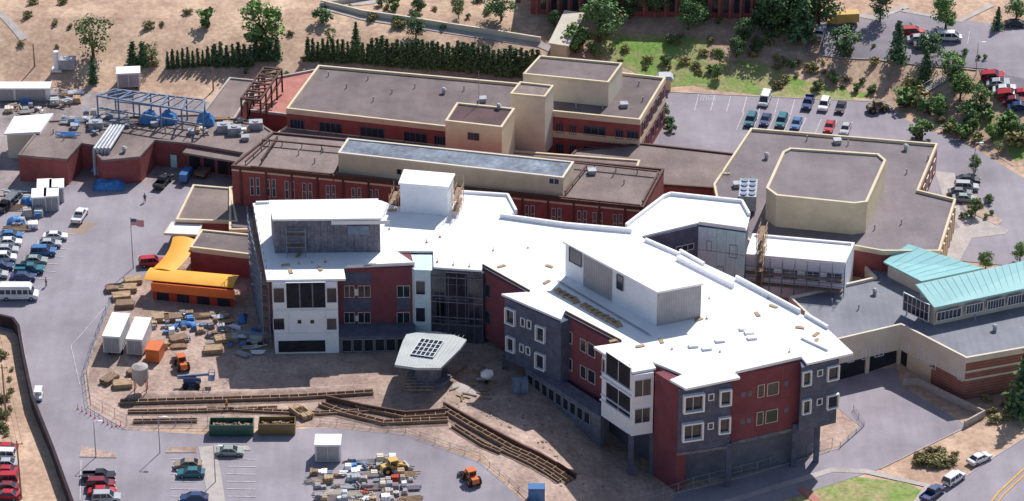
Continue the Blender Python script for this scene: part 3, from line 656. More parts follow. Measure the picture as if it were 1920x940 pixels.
for i,(x,y) in enumerate([(825,445),(925,470),(990,465),(800,455),(560,495),(585,493),(610,492),(730,430),(1350,660),(1325,598),(1440,560),(1330,560),(820,492),(850,497),(880,500),(1180,690),(1480,660),(1260,655),(1100,575)]):
    p=P(x,y,Z);bm=NB();cyl(bm,p,p+Vector((0,0,.8)),.06,.06,6);box(bm,p+Vector((0,0,.06)),(.4,.4,.12));add('vent_pipe',bm,'terrace_red' if i%3==0 else 'steel_grey',nb)
for i,(x,y) in enumerate([(1300,650),(1325,655),(1405,625),(1410,635),(1350,640),(1395,618)]):
    p=P(x,y,Z);bm=NB();box(bm,p+Vector((0,0,.2)),(1.6,1,.4),.2);add('roof_curb',bm,'membrane_edge',nb)
def boards(name,p,rz,L=3.,n=5,w=.2,layers=3,label='',group=None,m='wood'):
    o=root(name,p,label,'timber',group);rr=random.Random(int(p.x*10+p.y*3));bm=NB()
    for l in range(layers):
        for i in range(n):
            of=(i-(n-1)/2)*w*1.25;a=rz+rr.uniform(-.04,.04);box(bm,(p.x-math.sin(rz)*of,p.y+math.cos(rz)*of,p.z+.1+l*.17),(L*rr.uniform(.85,1),w,.13),a)
    add('board',bm,m,o);return o
TG='stacked timber around the building site'
for i in range(12):
    if i in(4,): continue
    boards('timber_stack',P(1048+i*10,548+i*5.6,Z)+Vector((0,0,.02)),2.2+R.uniform(-.3,.3),1.9,5,.2,2,'stack of pale timber boards on the white roof',TG)
for x,y in((535,498),(560,480),(530,470),(690,498),(1310,600),(1420,590),(1500,615),(1240,640),(1530,640),(700,385),(735,395),(1030,500),(1025,530),(1150,640),(1200,650),(1530,628),(1450,575),(940,500),(545,510),(600,505)):
    boards('timber_stack',P(x,y,Z)+Vector((0,0,.02)),R.uniform(0,3),1.6,3,.18,1,'loose pale boards lying on the white roof',TG)
lad=root('steel_joist_stack',P(1145,590,Z),'row of grey steel joists lying along roof','steel joists');bm=NB()
a=P(1045,525,Z+.2);b=P(1215,625,Z+.2);nn=Vector((.5,-.85,0))
for s in(0,.5,1.): beam(bm,a+nn*s,b+nn*s,.07,.15)
for i in range(40): beam(bm,a.lerp(b,i/39),a.lerp(b,i/39)+nn*1.,.06)
add('joist',bm,'steel_grey',lad)
# ------------------------------------------------------------ entrance canopy fan
fc=root('fan_canopy',G(805,735),'fan shaped pale metal entrance canopy with gridded skylight','canopy')
zc=5.8
q=[(762,627),(790,622),(820,622),(850,628),(875,637),(862,655),(845,672),(826,690),(782,690),(740,684),(748,660),(755,640)]
p=W(q,zc);bm=NB();prism(bm,p,zc-.45,zc)
for i in range(14):
    t=i/13;a=P(764+t*106,627+ (t-.5)**2*24-4,zc+.03) ;b=P(745+t*78,683+t*5,zc+.03);beam(bm,a,b,.05,.08)
add('canopy_roof',bm,'fan_roof',fc)
p=[P(790,637,zc+.06),P(832,642,zc+.06),P(812,672,zc+.06),P(770,666,zc+.06)];bm=NB();prism(bm,ccw(p),zc-.1,zc+.18);add('skylight',bm,'glass',fc)
bm=NB()
for i in range(6):
    t=i/5;beam(bm,p[0].lerp(p[1],t)+Vector((0,0,.2)),p[3].lerp(p[2],t)+Vector((0,0,.2)),.12,.12)
for i in range(5):
    t=i/4;beam(bm,p[0].lerp(p[3],t)+Vector((0,0,.22)),p[1].lerp(p[2],t)+Vector((0,0,.22)),.12,.12)
add('skylight_frame',bm,'frame_white',fc)
for x,y in((790,640),(830,645)):
    v=P(x,y,zc);bm=NB();cyl(bm,(v.x,v.y,hz(v.x,v.y)-.2),(v.x,v.y,zc-.4),.4,.4,10);add('column',bm,'sheath_grey',fc)
v=P(803,655,zc);bm=NB();cyl(bm,(v.x,v.y,-.3),(v.x,v.y,zc-.43),2.2,2.6,20);add('round_support',bm,'sheath_grey',fc)
bm=NB();cyl(bm,(v.x,v.y,-.3),(v.x,v.y,.6),3.8,3.7,24);add('round_base',bm,'sheath_grey',fc)
# ------------------------------------------------------------ scaffolds
def scaffold(a,b,z0,z1,label,w=1.2,step=2.2,m='steel_blue'):
    r=root('scaffolding',Vector((a.x,a.y,z0)),label,'scaffold','scaffolding on the buildings');bm=NB()
    d=b-a;d.z=0;L=d.length;d.normalize();n=Vector((d.y,-d.x,0))
    k=max(1,int(L/step))
    for i in range(k+1):
        q=a+d*L*i/k
        for o in(0,w): v=q+n*o;cyl(bm,(v.x,v.y,z0),(v.x,v.y,z1+1),.06,.06,5)
    z=z0+2
    while z<=z1:
        for o in(0,w):
            for dz in(0,1): u=a+n*o;v=b+n*o;cyl(bm,(u.x,u.y,z+dz),(v.x,v.y,z+dz),.05,.05,5)
        u=a+n*w/2;v=b+n*w/2;bp=NB();beam(bp,(u.x,u.y,z+.05),(v.x,v.y,z+.05),w*.8,.07);add('platform',bp,'wood_old',r)
        z+=2.1
    add('tube',bm,m,r)
a=P(479,392,Z);b=P(506,515,Z);scaffold(a-Vector((.3,0,0)),b-Vector((.3,0,0)),0,14,'tall tube scaffolding against the unfinished end wall')
a=P(852,330,20);b=P(843,355,20);scaffold(a+Vector((1.6,0,0)),b+Vector((1.6,0,0)),13.5,19,'scaffolding beside white rooftop penthouse',1.2,2,'wood')
a=P(746,345,20);b=P(755,322,20);scaffold(a-Vector((1.6,0,0)),b-Vector((1.6,0,0)),14,17,'scaffolding beside white rooftop penthouse',1.2,2,'wood')
a=P(1398,479,8);b=P(1585,495,8);scaffold(a-Vector((0,.3,0)),b-Vector((0,.3,0)),1,7,'long scaffolding in front of white clad annex')
a=P(1400,434,14.3);b=P(1408,407,14.3);scaffold(a+Vector((1.8,0,0)),b+Vector((1.8,0,0)),0,13,'scaffolding against teal sheathed wall',1.2,2,'wood')
a=P(537,413,21);b=P(572,413,21);scaffold(a-Vector((0,.4,0)),b-Vector((0,.4,0)),14.5,19,'small scaffold in front of grey penthouse wall')
# ------------------------------------------------------------ vehicles
def prof(bm,pts,w,mi=0):
    L=[bm.verts.new((x,-w,z)) for x,z in pts];Rr=[bm.verts.new((x,w,z)) for x,z in pts];n=len(pts)
    for i in range(n): bm.faces.new((L[i],L[(i+1)%n],Rr[(i+1)%n],Rr[i])).material_index=mi
    bm.faces.new(L).material_index=mi;bm.faces.new(Rr[::-1]).material_index=mi
def frus(bm,x0,x1,w0,z0,x2,x3,w1,z1,mi=0):
    hexa(bm,[(x0,-w0,z0),(x1,-w0,z0),(x1,w0,z0),(x0,w0,z0),(x2,-w1,z1),(x3,-w1,z1),(x3,w1,z1),(x2,w1,z1)],mi)
TPL={}
def tmpl(kind,parts):
    TPL[kind]=[]
    for nm,bm,mt,paint in parts:
        o=bpy.data.objects.new(nm,mesh_of(bm,mt,kind+'_'+nm));TPL[kind].append((o,paint))
def bev(bm,w=.07):
    bmesh.ops.bevel(bm,geom=bm.edges[:],offset=w,segments=2,affect='EDGES',clamp_overlap=True);return bm
def wheels(xs,w,r=.33,parts=None):
    for x in xs:
        for s in(-1,1):
            bm=NB();cyl(bm,(x,s*(w-.2),r),(x,s*(w+.02),r),r,r,12);cyl(bm,(x,s*(w+.02),r),(x,s*(w+.04),r),r*.55,r*.5,8,1);parts.append(('wheel',bm,['tyre','steel_grey'],False))
def lamps(x0,x1,w,z,parts):
    for s in(-1,1):
        bm=NB();box(bm,(x1,s*(w-.22),z),(.1,.32,.16));parts.append(('headlight',bm,['lamp_clear'],False))
        bm=NB();box(bm,(x0,s*(w-.18),z+.08),(.1,.26,.2));parts.append(('tail_light',bm,['lamp_red'],False))
def mkcar(kind):
    P_=[];bm=NB()
    if kind=='sedan':
        prof(bm,[(-2.3,.3),(-2.32,.72),(-2.2,.92),(-1.5,.98),(1.05,.96),(2.05,.82),(2.28,.62),(2.28,.3)],.88);P_.append(('body',bev(bm),['car_white'],True))
        bm=NB();frus(bm,-1.75,1.2,.8,.93,-1.05,.42,.62,1.4);P_.append(('window_glass',bm,['glass'],False))
        bm=NB();frus(bm,-1.08,.45,.65,1.39,-.98,.34,.58,1.45)
        for s in(-1,1):
            for x0,x1 in((-1.72,-1.06),(1.18,.43),(-.2,-.2)): beam(bm,(x0,s*.8,.95),(x1,s*.63,1.41),.09)
        P_.append(('roof',bm,['car_white'],True));wheels((-1.4,1.4),.88,.33,P_);lamps(-2.3,2.24,.88,.66,P_)
    elif kind=='suv':
        prof(bm,[(-2.3,.4),(-2.35,.8),(-2.3,1.1),(1.0,1.1),(2.05,1.0),(2.3,.8),(2.3,.4)],.93);P_.append(('body',bev(bm),['car_white'],True))
        bm=NB();frus(bm,-2.25,1.25,.87,1.05,-2.0,.55,.7,1.72);P_.append(('window_glass',bm,['glass'],False))
        bm=NB();frus(bm,-2.05,.58,.74,1.7,-1.95,.5,.68,1.8)
        for s in(-1,1):
            for x0,x1 in((-2.22,-2.),(1.22,.55),(-.9,-.85),(.2,.1)): beam(bm,(x0,s*.87,1.08),(x1,s*.72,1.72),.11)
        P_.append(('roof',bm,['car_white'],True));wheels((-1.45,1.45),.93,.38,P_);lamps(-2.33,2.26,.93,.82,P_)
    elif kind=='van':
        prof(bm,[(-2.5,.4),(-2.52,1.15),(1.5,1.15),(2.3,.95),(2.5,.7),(2.5,.4)],.95);P_.append(('body',bev(bm),['car_white'],True))
        bm=NB();frus(bm,-2.48,1.95,.9,1.1,-2.4,1.0,.8,1.8);P_.append(('window_glass',bm,['glass'],False))
        bm=NB();frus(bm,-2.42,1.05,.83,1.78,-2.3,.95,.76,1.95)
        for s in(-1,1):
            for x0,x1 in((-2.45,-2.4),(1.9,1.0),(-1.,-1.),(.4,.35)): beam(bm,(x0,s*.9,1.13),(x1,s*.82,1.8),.14)
        P_.append(('roof',bm,['car_white'],True));wheels((-1.55,1.6),.95,.36,P_);lamps(-2.5,2.46,.95,.85,P_)
    elif kind=='pickup':
        prof(bm,[(-2.7,.5),(-2.7,.8),(-.6,.8),(-.6,1.1),(1.2,1.1),(2.5,1.02),(2.7,.8),(2.7,.5)],.95);P_.append(('body',bev(bm,.05),['car_white'],True))
        bm=NB()
        for s in(-1,1): beam(bm,(-2.7,s*.9,.97),(-.6,s*.9,.97),.1,.4)
        beam(bm,(-2.66,-.9,.97),(-2.66,.9,.97),.1,.4);P_.append(('cargo_bed',bm,['car_white'],True))
        bm=NB();frus(bm,-.6,1.35,.87,1.05,-.45,.75,.7,1.65);P_.append(('window_glass',bm,['glass'],False))
        bm=NB();frus(bm,-.48,.78,.73,1.63,-.4,.7,.67,1.74)
        for s in(-1,1):
            for x0,x1 in((-.58,-.45),(1.32,.76)): beam(bm,(x0,s*.87,1.08),(x1,s*.72,1.65),.12)
        P_.append(('roof',bm,['car_white'],True));wheels((-1.7,1.7),.95,.4,P_);lamps(-2.7,2.66,.95,.85,P_)
    elif kind=='bus':
        prof(bm,[(-3.4,.4),(-3.4,1.4),(1.9,1.4),(2.2,1.35),(3.2,1.1),(3.4,.8),(3.4,.4)],1.15);P_.append(('body',bev(bm),['car_white'],True))
        bm=NB();frus(bm,-3.38,2.6,1.1,1.38,-3.35,2.0,1.05,2.3);P_.append(('window_glass',bm,['glass'],False))
        bm=NB();frus(bm,-3.42,2.3,1.14,2.28,-3.3,1.9,1.0,2.85)
        for s in(-1,1):
            for k in range(6): x=-3.35+k*1.02;beam(bm,(x,s*1.12,1.38),(x,s*1.09,2.3),.16)
        P_.append(('roof',bm,['car_white'],True));wheels((-2.2,2.2),1.15,.42,P_);lamps(-3.4,3.38,1.15,.9,P_)
    elif kind=='box_truck':
        prof(bm,[(1.6,.6),(1.6,2.1),(2.5,2.1),(3.,1.3),(3.9,1.15),(4,.6)],1.05);P_.append(('body',bev(bm),['car_white'],True))
        bm=NB();box(bm,(-1.4,0,2.1),(5.8,2.3,2.5));P_.append(('cargo_box',bm,['car_white'],True))
        bm=NB();box(bm,(-.2,0,.7),(7,1.,.3));P_.append(('chassis',bm,['tyre'],False))
        bm=NB();frus(bm,2.35,3.02,1.0,1.3,2.3,2.6,.98,2.0);P_.append(('window_glass',bm,['glass'],False));wheels((-2.6,3.),1.05,.48,P_);lamps(-4.2,4.,1.05,1.,P_)
    elif kind=='flatbed_truck':
        prof(bm,[(1.0,.5),(1.0,1.2),(2.4,1.1),(2.7,.8),(2.7,.5)],.95);frus(bm,.9,2.,.9,1.15,1.,1.6,.8,1.8);P_.append(('body',bm,['car_white'],True))
        bm=NB();frus(bm,1.6,2.08,.85,1.17,1.5,1.68,.75,1.72);P_.append(('window_glass',bm,['glass'],False))
        bm=NB();box(bm,(-1.1,0,.95),(4,2.1,.15));box(bm,(.85,0,1.5),(.12,2.,1.2))
        for s in(-1,1): beam(bm,(-3.1,s*1.,1.2),(.8,s*1.,1.2),.08,.4)
        P_.append(('cargo_bed',bm,['wood_old'],False));wheels((-1.9,1.8),.95,.42,P_);lamps(-3.,2.66,.95,.8,P_)
    tmpl(kind,P_)
for k in('sedan','suv','van','pickup','bus','box_truck','flatbed_truck'):mkcar(k)
KN=dict(sedan=('parked_car','saloon car','car'),suv=('parked_car','estate car','car'),van=('parked_van','passenger van','van'),pickup=('pickup_truck','pickup truck','truck'),bus=('minibus','minibus','bus'),box_truck=('box_truck','box lorry','truck'),flatbed_truck=('flatbed_truck','flatbed truck','truck'))
def inst(kind,name,loc,rz,sc,label,cat,group,paint=None):
    r=bpy.data.objects.new(name,None);COL.objects.link(r);r.location=loc;r.rotation_euler=(0,0,rz);r.scale=(sc,sc,sc) if not isinstance(sc,tuple) else sc
    tag(r,label,cat,None,group)
    for o,pt in TPL[kind]:
        c=o.copy();c.parent=r;COL.objects.link(c)
        if pt and paint: c.material_slots[0].link='OBJECT';c.material_slots[0].material=CP(paint)
    return r
def car(kind,px,py,ang,col,where,group,sc=1.):
    g=G(px,py);nm,d,c=KN[kind];a=rad(ang);dx,dy=math.cos(a)*1.5,math.sin(a)*1.5
    sl=(hz(g.x+dx,g.y+dy)-hz(g.x-dx,g.y-dy))/3;sr=(hz(g.x-dy,g.y+dx)-hz(g.x+dy,g.y-dx))/3
    r=inst(kind,nm,Vector((g.x,g.y,g.z+.08)),a,sc,f'{col} {d} {where}',c,group,col);r.rotation_euler=(math.atan(sr),-math.atan(sl),a);return r
g='cars parked in the hospital yard rows';w='parked in an angled row beside the access road'
for k,x,y,c in(('sedan',104,449,'white'),('suv',82,478,'blue'),('sedan',66,494,'sage'),('pickup',56,511,'teal'),('sedan',44,525,'navy'),('sedan',20,447,'blue'),('sedan',18,460,'white'),('sedan',12,474,'silver'),('suv',8,490,'white'),('sedan',2,505,'navy'),('sedan',-8,520,'silver'),('sedan',92,463,'silver')):
    car(k,x,y,2+R.uniform(-3,3),c,w,g)
car('bus',37,560,0,'white','standing on the road by the car park',None)
for k,x,y,c in(('sedan',8,847,'red'),('suv',4,860,'white'),('sedan',8,876,'silver'),('sedan',8,890,'red'),('suv',8,905,'red'),('sedan',10,920,'maroon'),('sedan',12,935,'red')): car(k,x,y,178+R.uniform(-3,3),c,'parked beside the dark screen fence','cars parked beside the screen fence')
g='cars in the front car park'
for k,x,y,c,a in(('sedan',432,853,'sage',0),('sedan',352,877,'tan',182),('sedan',358,893,'teal',182),('sedan',364,940,'navy',182),('pickup',186,900,'black',2),('suv',190,915,'maroon',2),('sedan',192,928,'red',2),('suv',200,940,'silver',2)): car(k,x,y,a,c,'parked in the front car park bay',g)
g='cars in the rear car park'
for k,x,y,c in(('suv',1407,232,'teal'),('sedan',1435,230,'navy'),('suv',1465,234,'teal'),('sedan',1493,237,'blue'),('sedan',1555,243,'red'),('sedan',1585,247,'silver'),('van',1434,193,'white'),('pickup',1515,199,'navy'),('suv',1545,203,'white'),('sedan',1576,207,'black')): car(k,x,y,-104,c,'parked nose out in the rear car park',g)
g='cars in the hilltop car park'
for k,x,y,c,a in(('flatbed_truck',1530,88,'white',75),('pickup',1537,68,'white',75),('van',1780,76,'white',-5),('suv',1712,66,'red',0),('sedan',1722,78,'silver',0),('sedan',1735,88,'grey',0),('suv',1862,148,'red',-8),('sedan',1872,160,'silver',-8),('sedan',1884,172,'white',-8),('suv',1892,183,'red',-8),('sedan',1902,193,'maroon',-8),('sedan',1912,204,'navy',-8),('sedan',1918,180,'red',-8),('suv',1700,60,'grey',0),('sedan',1905,50,'black',0)): car(k,x,y,a,c,'parked on the hilltop car park',g)
for k,x,y,c,a in(('suv',1812,357,'silver',-5),('sedan',1800,367,'grey',-5),('sedan',1808,378,'sage',-5),('sedan',1815,343,'black',-5)): car(k,x,y,a,c,'parked beside the low curved pavement','cars by the side entrance')
for k,x,y,c,a in(('sedan',1836,866,'white',38),('suv',1788,904,'white',48),('pickup',1748,932,'navy',52)): car(k,x,y,a,c,'parked along the kerb of the street','cars parked along the street kerb')
car('box_truck',1578,45,182,'yellow','standing in the hilltop car park',None,.8)
car('pickup',150,411,80,'white','standing on the yard asphalt',None);car('pickup',306,347,70,'black','at the loading dock',None);car('box_truck',352,335,75,'blue','backed into the loading dock',None,.62)
car('flatbed_truck',386,325,70,'white','backed into the loading dock',None);car('pickup',12,392,60,'black','among stored units in the yard',None);car('suv',285,498,10,'red','parked beside the orange canopy',None)
car('van',24,382,70,'grey','among stored units in the yard',None)
gc=root('utility_cart',G(73,748),'small white covered utility cart on the road','cart');q=gc.location
bm=NB();box(bm,q+Vector((0,0,.55)),(1.2,2.3,.45));box(bm,q+Vector((0,.2,.95)),(1.1,.5,.5));add('body',bm,'car_white',gc)
bm=NB();box(bm,q+Vector((0,0,1.95)),(1.3,2.2,.1))
for sx in(-.55,.55):
    for sy in(-1,1): beam(bm,q+Vector((sx,sy,.7)),q+Vector((sx,sy,1.95)),.06)
add('roof',bm,'car_white',gc)
for sx in(-.55,.55):
    for sy in(-.8,.8): bm=NB();cyl(bm,q+Vector((sx-.08,sy,.27)),q+Vector((sx+.08,sy,.27)),.26,.26,10);add('wheel',bm,'tyre',gc)
def container(name,label,cat,px,py,L,Wd,Hh,rz,m,door=True,legs=.5,group=None):
    q=G(px,py);o=root(name,q,label,cat,group);z=q.z+legs
    bm=NB();box(bm,(q.x,q.y,z+Hh/2),(Wd,L,Hh),rz)
    n=int(L/.5)
    for i in range(n):
        t=(i+.5)/n*L-L/2
        for s in(-1,1):
            x=s*Wd/2;box(bm,(q.x+x*math.cos(rz)-t*math.sin(rz),q.y+x*math.sin(rz)+t*math.cos(rz),z+Hh/2),(.08,.2,Hh*.94),rz)
    add('body',bm,m,o)
    bm=NB();box(bm,(q.x,q.y,z+Hh+.05),(Wd+.15,L+.15,.12),rz);add('roof',bm,'membrane_edge' if 'white' in label else m,o)
    if door:
        f=Vector((math.sin(rz),-math.cos(rz),0))*(L/2+.03);bm=NB()
        for s in(-.25,.25): box(bm,(q.x+f.x+s*Wd*.9*math.cos(rz),q.y+f.y+s*Wd*.9*math.sin(rz),z+Hh*.47),(Wd*.42,.06,Hh*.85),rz)
        add('door',bm,'corrugated' if 'white' in label else m,o)
    if legs>.2:
        bm=NB()
        for s in(-.35,.35):
            for t in(-.35,.35): box(bm,(q.x+s*Wd,q.y+t*L,q.z+legs/2),(.4,.6,legs),rz)
        add('support',bm,'tyre',o)
    return o
container('site_trailer','long white site trailer with double end doors','trailer',220,648,8,3.0,3.2,-.12,'car_white',legs=.9)
container('site_trailer','white storage trailer beside another on dirt','trailer',262,650,7.5,2.8,3.,-.12,'car_white',legs=.6)
container('storage_container','small orange storage container on the dirt','container',291,672,3.2,2.4,2.4,-.2,'paint_orange',legs=.1)
container('site_office','white portable office cabin on the asphalt','cabin',616,858,3.2,4.2,3.2,.0,'car_white',legs=.2)
container('site_office','white office cabin near the hillside trees','cabin',242,160,3,4.6,3,.1,'car_white',legs=.3)
for x,y in((75,390),(98,388),(85,372),(108,372)): container('storage_container','white storage unit in the equipment yard','container',x,y,3.5,2.6,3,.1,'car_white',legs=.1,group='white storage units in the yard')
container('portable_toilet','blue portable toilet beside the dirt','toilet',1006,938,1.6,2.6,2.5,.0,'paint_blue',legs=.1)
for x in(968,982): container('portable_toilet','pale blue portable toilet in building shade','toilet',x,735,1.3,1.2,2.3,.3,'steel_blue',legs=.1,group='portable toilets by the new wing')
container('office_trailer','long white trailer in the pipe yard','trailer',30,186,2.8,14,2.6,0,'car_white',legs=.4)
container('utility_cabinet','grey utility cabinet on concrete pad','cabinet',128,128,2,3,2,0,'steel_grey',legs=.1)
tw=root('communication_mast',G(107,132),'short white cylindrical mast on hillside','mast');q=tw.location;bm=NB();cyl(bm,q,q+Vector((0,0,4.2)),.6,.55,12);box(bm,q+Vector((0,0,.2)),(2,2,.4));add('column',bm,'car_white',tw)
def dumpster(px,py,L,m,label):
    q=G(px,py);o=root('skip_container',q,label,'skip');z=q.z+.25;bm=NB();Wd=2.4;Hh=2.
    for s in(-1,1): box(bm,(q.x,q.y+s*Wd/2,z+Hh/2),(L,.12,Hh),0);box(bm,(q.x+s*L/2,q.y,z+Hh/2),(.12,Wd,Hh))
    box(bm,(q.x,q.y,z+.06),(L,Wd,.12))
    for i in range(9): box(bm,(q.x-L/2+(i+.5)*L/9,q.y-Wd/2-.08,z+Hh/2),(.12,.1,Hh))
    beam(bm,(q.x-L/2,q.y-Wd/2-.1,z+Hh),(q.x+L/2,q.y-Wd/2-.1,z+Hh),.18)
    add('body',bm,m,o);bm=NB()
    rr=random.Random(px)
    for i in range(36): box(bm,(q.x+rr.uniform(-.42,.42)*L,q.y+rr.uniform(-.8,.8),z+.9+rr.random()*.5),(rr.uniform(.3,1.4),.3,.2),rr.random()*3)
    add('debris',bm,'wood_old',o)
dumpster(435,812,7.2,'paint_green','dark green open skip beside the access road');dumpster(520,810,6,'paint_rust','dull brown open skip with mixed debris')
si=root('cement_silo',G(265,735),'pale conical cement silo on legs','silo');q=si.location;bm=NB()
cyl(bm,q+Vector((0,0,2.8)),q+Vector((0,0,5)),1.4,1.4,16);cyl(bm,q+Vector((0,0,1.2)),q+Vector((0,0,2.8)),.3,1.4,16);cyl(bm,q+Vector((0,0,5)),q+Vector((0,0,5.5)),1.4,.5,16);add('tank',bm,'concrete',si)
for sx in(-1,1):
    for sy in(-1,1): bm=NB();beam(bm,q+Vector((sx,sy,0)),q+Vector((sx,sy,3)),.15);add('leg',bm,'canopy_red',si)
def loader(px,py,rz,m,label,name='wheel_loader'):
    q=G(px,py,.05);o=root(name,q,label,'digger');Rm=Matrix.Translation(q)@Matrix.Rotation(rz,4,'Z')
    def ad(n,bm,mm): bm.transform(Rm);add(n,bm,mm,o)
    bm=NB();box(bm,(-.9,0,1.15),(2.,1.3,.8),0,0,.9);box(bm,(1.1,0,.95),(1.6,1.,.45));ad('body',bm,m)
    bm=NB();box(bm,(.2,0,2.35),(1.5,1.4,.12))
    for x in(-.5,.9):
        for y in(-.6,.6): beam(bm,(x,y,1.1),(x,y,2.3),.1)
    ad('cab',bm,m);bm=NB();box(bm,(.2,0,1.75),(1.2,1.15,1.));ad('cab_glass',bm,'glass')
    bm=NB()
    for y in(-.5,.5): beam(bm,(.9,y,1.5),(2.6,y,.8),.16,.25)
    ad('loader_arm',bm,m);bm=NB();hexa(bm,[(2.5,-1.1,.1),(3.3,-1.1,.1),(3.3,1.1,.1),(2.5,1.1,.1),(2.4,-1.1,1.),(2.7,-1.1,.9),(2.7,1.1,.9),(2.4,1.1,1.)]);ad('bucket',bm,'steel_grey')
    for x,r in((-1.1,.75),(1.3,.55)):
        for s in(-1,1): bm=NB();cyl(bm,(x,s*.65,r),(x,s*1.05,r),r,r,14);cyl(bm,(x,s*1.05,r),(x,s*1.08,r),r*.45,r*.4,8,1);bm.transform(Rm);add('wheel',bm,['tyre',m],o)
loader(884,905,2.0,'paint_orange','orange tractor loader with large black tyres on asphalt');loader(341,690,1.9,'paint_orange','orange compact loader on the dirt');loader(1643,210,.3,'paint_rust','brown loader parked at the edge of bank')
loader(735,885,.4,'car_yellow','yellow loader among materials on the asphalt')
def boomlift(px,py,m,label,f=1):
    bl=root('boom_lift',G(px,py),label,'lift');q=bl.location+Vector((0,0,.05));bm=NB()
    box(bm,q+Vector((0,0,.8)),(2.6,1.8,.5));box(bm,q+Vector((-.3*f,0,1.5)),(2.2,1.3,.9));add('body',bm,m,bl)
    bm=NB();beam(bm,q+Vector((-2.4*f,0,1.9)),q+Vector((3.*f,.2,2.3)),.35,.4);beam(bm,q+Vector((-2.4*f,.3,1.5)),q+Vector((1.5*f,.4,1.3)),.3,.3);add('boom',bm,'steel_blue',bl)
    bm=NB();c=q+Vector((3.4*f,.2,1.5))
    for sx in(-.5,.5):
        for sy in(-.9,.9): beam(bm,c+Vector((sx,sy,0)),c+Vector((sx,sy,1.1)),.07)
    for z in(.55,1.1):
        for s in(-1,1): beam(bm,c+Vector((-.5,s*.9,z)),c+Vector((.5,s*.9,z)),.06);beam(bm,c+Vector((s*.5,-.9,z)),c+Vector((s*.5,.9,z)),.06)
    box(bm,c,(1,1.8,.08));add('basket',bm,m,bl)
    for sx in(-1,1):
        for sy in(-1,1): bm=NB();a=q+Vector((sx*1.,sy*.85,.45));cyl(bm,a,a+Vector((0,sy*.35,0)),.5,.5,12);add('wheel',bm,'tyre',bl)
boomlift(360,725,'paint_navy','dark blue boom lift folded on the dirt');boomlift(478,645,'steel_grey','grey boom lift parked beside the end wall',-1)
mxr=root('concrete_mixer',G(912,716),'small pale concrete mixer trailer in shade','mixer');q=mxr.location+Vector((0,0,.1));bm=NB()
cyl(bm,q+Vector((-.9,0,1.2)),q+Vector((.2,0,1.4)),.5,1.,12);cyl(bm,q+Vector((.2,0,1.4)),q+Vector((1.2,0,1.7)),1.,.45,12);add('drum',bm,'car_white',mxr)
bm=NB();beam(bm,q+Vector((-1.8,0,.5)),q+Vector((1.2,0,.5)),.5,.2);beam(bm,q+Vector((-.6,0,.5)),q+Vector((-.6,0,1.2)),.2);beam(bm,q+Vector((.8,0,.5)),q+Vector((.8,0,1.4)),.2);add('chassis',bm,'steel_grey',mxr)
for s in(-1,1): bm=NB();a=q+Vector((0,s*.8,.35));cyl(bm,a,a+Vector((0,s*.2,0)),.35,.35,10);add('wheel',bm,'tyre',mxr)
# ------------------------------------------------------------ trenches, spoil and formwork
def mound(p,w,h_,m='dirt',side=0,seed=1):
    p=resample(p,1.2);n=offs(p);bm=NB();rows=[];rr=random.Random(seed);wv=w;hv=h_
    for i,(q,k) in enumerate(zip(p,n)):
        e=min(1,i/4,(len(p)-1-i)/4);row=[];wv=.7*wv+.3*w*rr.uniform(.6,1.4);hv=.6*hv+.4*h_*rr.uniform(.2,1.6)
        for j in range(9):
            t=j/8*2-1;v=q+k*(side+t*wv/2);row.append(bm.verts.new((v.x,v.y,hz(v.x,v.y)-.06+max(0,e)*hv*(1-t*t)**1.5*(.88+.2*rr.random()))))
        rows.append(row)
    for a,b in zip(rows,rows[1:]):
        for j in range(8): bm.faces.new((a[j],a[j+1],b[j+1],b[j]))
    o=add('dirt_mound',bm,m,smooth=True);o['kind']='structure'
def formwork(px,label,hh=.7,gap=1.):
    p=GL(px);o=root('formwork_wall',p[0],label,'formwork','timber formwork for new retaining walls');bm=NB()
    rr=random.Random(int(p[0].x*7))
    for s in(-gap/2,gap/2): ribbon(bm,p,.08,0,hh,0,s);ribbon(bm,p,.14,hh+.02,hh+.08,0,s)
    add('form_panel',bm,'wood_old',o);bm=NB();r=resample(p,1.5);n=offs(r)
    for q,k in zip(r,n):
        if rr.random()<.15: continue
        q=Vector((q.x,q.y,hz(q.x,q.y)+hh+.12));e=rr.uniform(.05,.3);beam(bm,q+k*(gap/2+e),q-k*(gap/2+rr.uniform(.05,.3)),.07)
        if rr.random()<.6: a=q+k*(gap/2+e);beam(bm,a-Vector((0,0,hh+.2)),a,.07)
    add('brace',bm,'wood',o)
FWL=[([(225,757),(400,752),(560,747),(700,738)],.5),([(240,774),(370,772),(520,767)],.35),([(250,792),(370,790)],.4),([(388,768),(600,777),(690,772)],.35),([(600,760),(640,775),(720,795),(840,790)],.5),([(670,765),(760,785),(835,780)],.6),([(830,770),(880,800),(960,845),(1070,905)],.6),([(850,800),(905,835),(940,850)],.4),([(940,845),(990,868),(1050,905)],.4)]
for i,(l,h_) in enumerate(FWL):
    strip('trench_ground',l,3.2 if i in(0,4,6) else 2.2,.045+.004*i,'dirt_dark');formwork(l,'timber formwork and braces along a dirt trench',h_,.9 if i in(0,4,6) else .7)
    if i in(0,6): mound(GL(l),2.6,.5,'dirt',2.4,i)
rwall([(612,752),(680,768),(760,782),(838,776)],1.1,'steel_brown','dark low retaining edge beside the trench',.3,-.3)
rwall([(832,762),(900,800),(980,842),(1080,898)],.9,'steel_brown','dark low retaining edge beside the trench',.3,-.3)
mound(GL([(700,735),(740,750),(790,752)]),4,.5,'dirt',0,3);mound(GL([(850,760),(920,800),(1000,835)]),4,.5,'dirt',0,4)
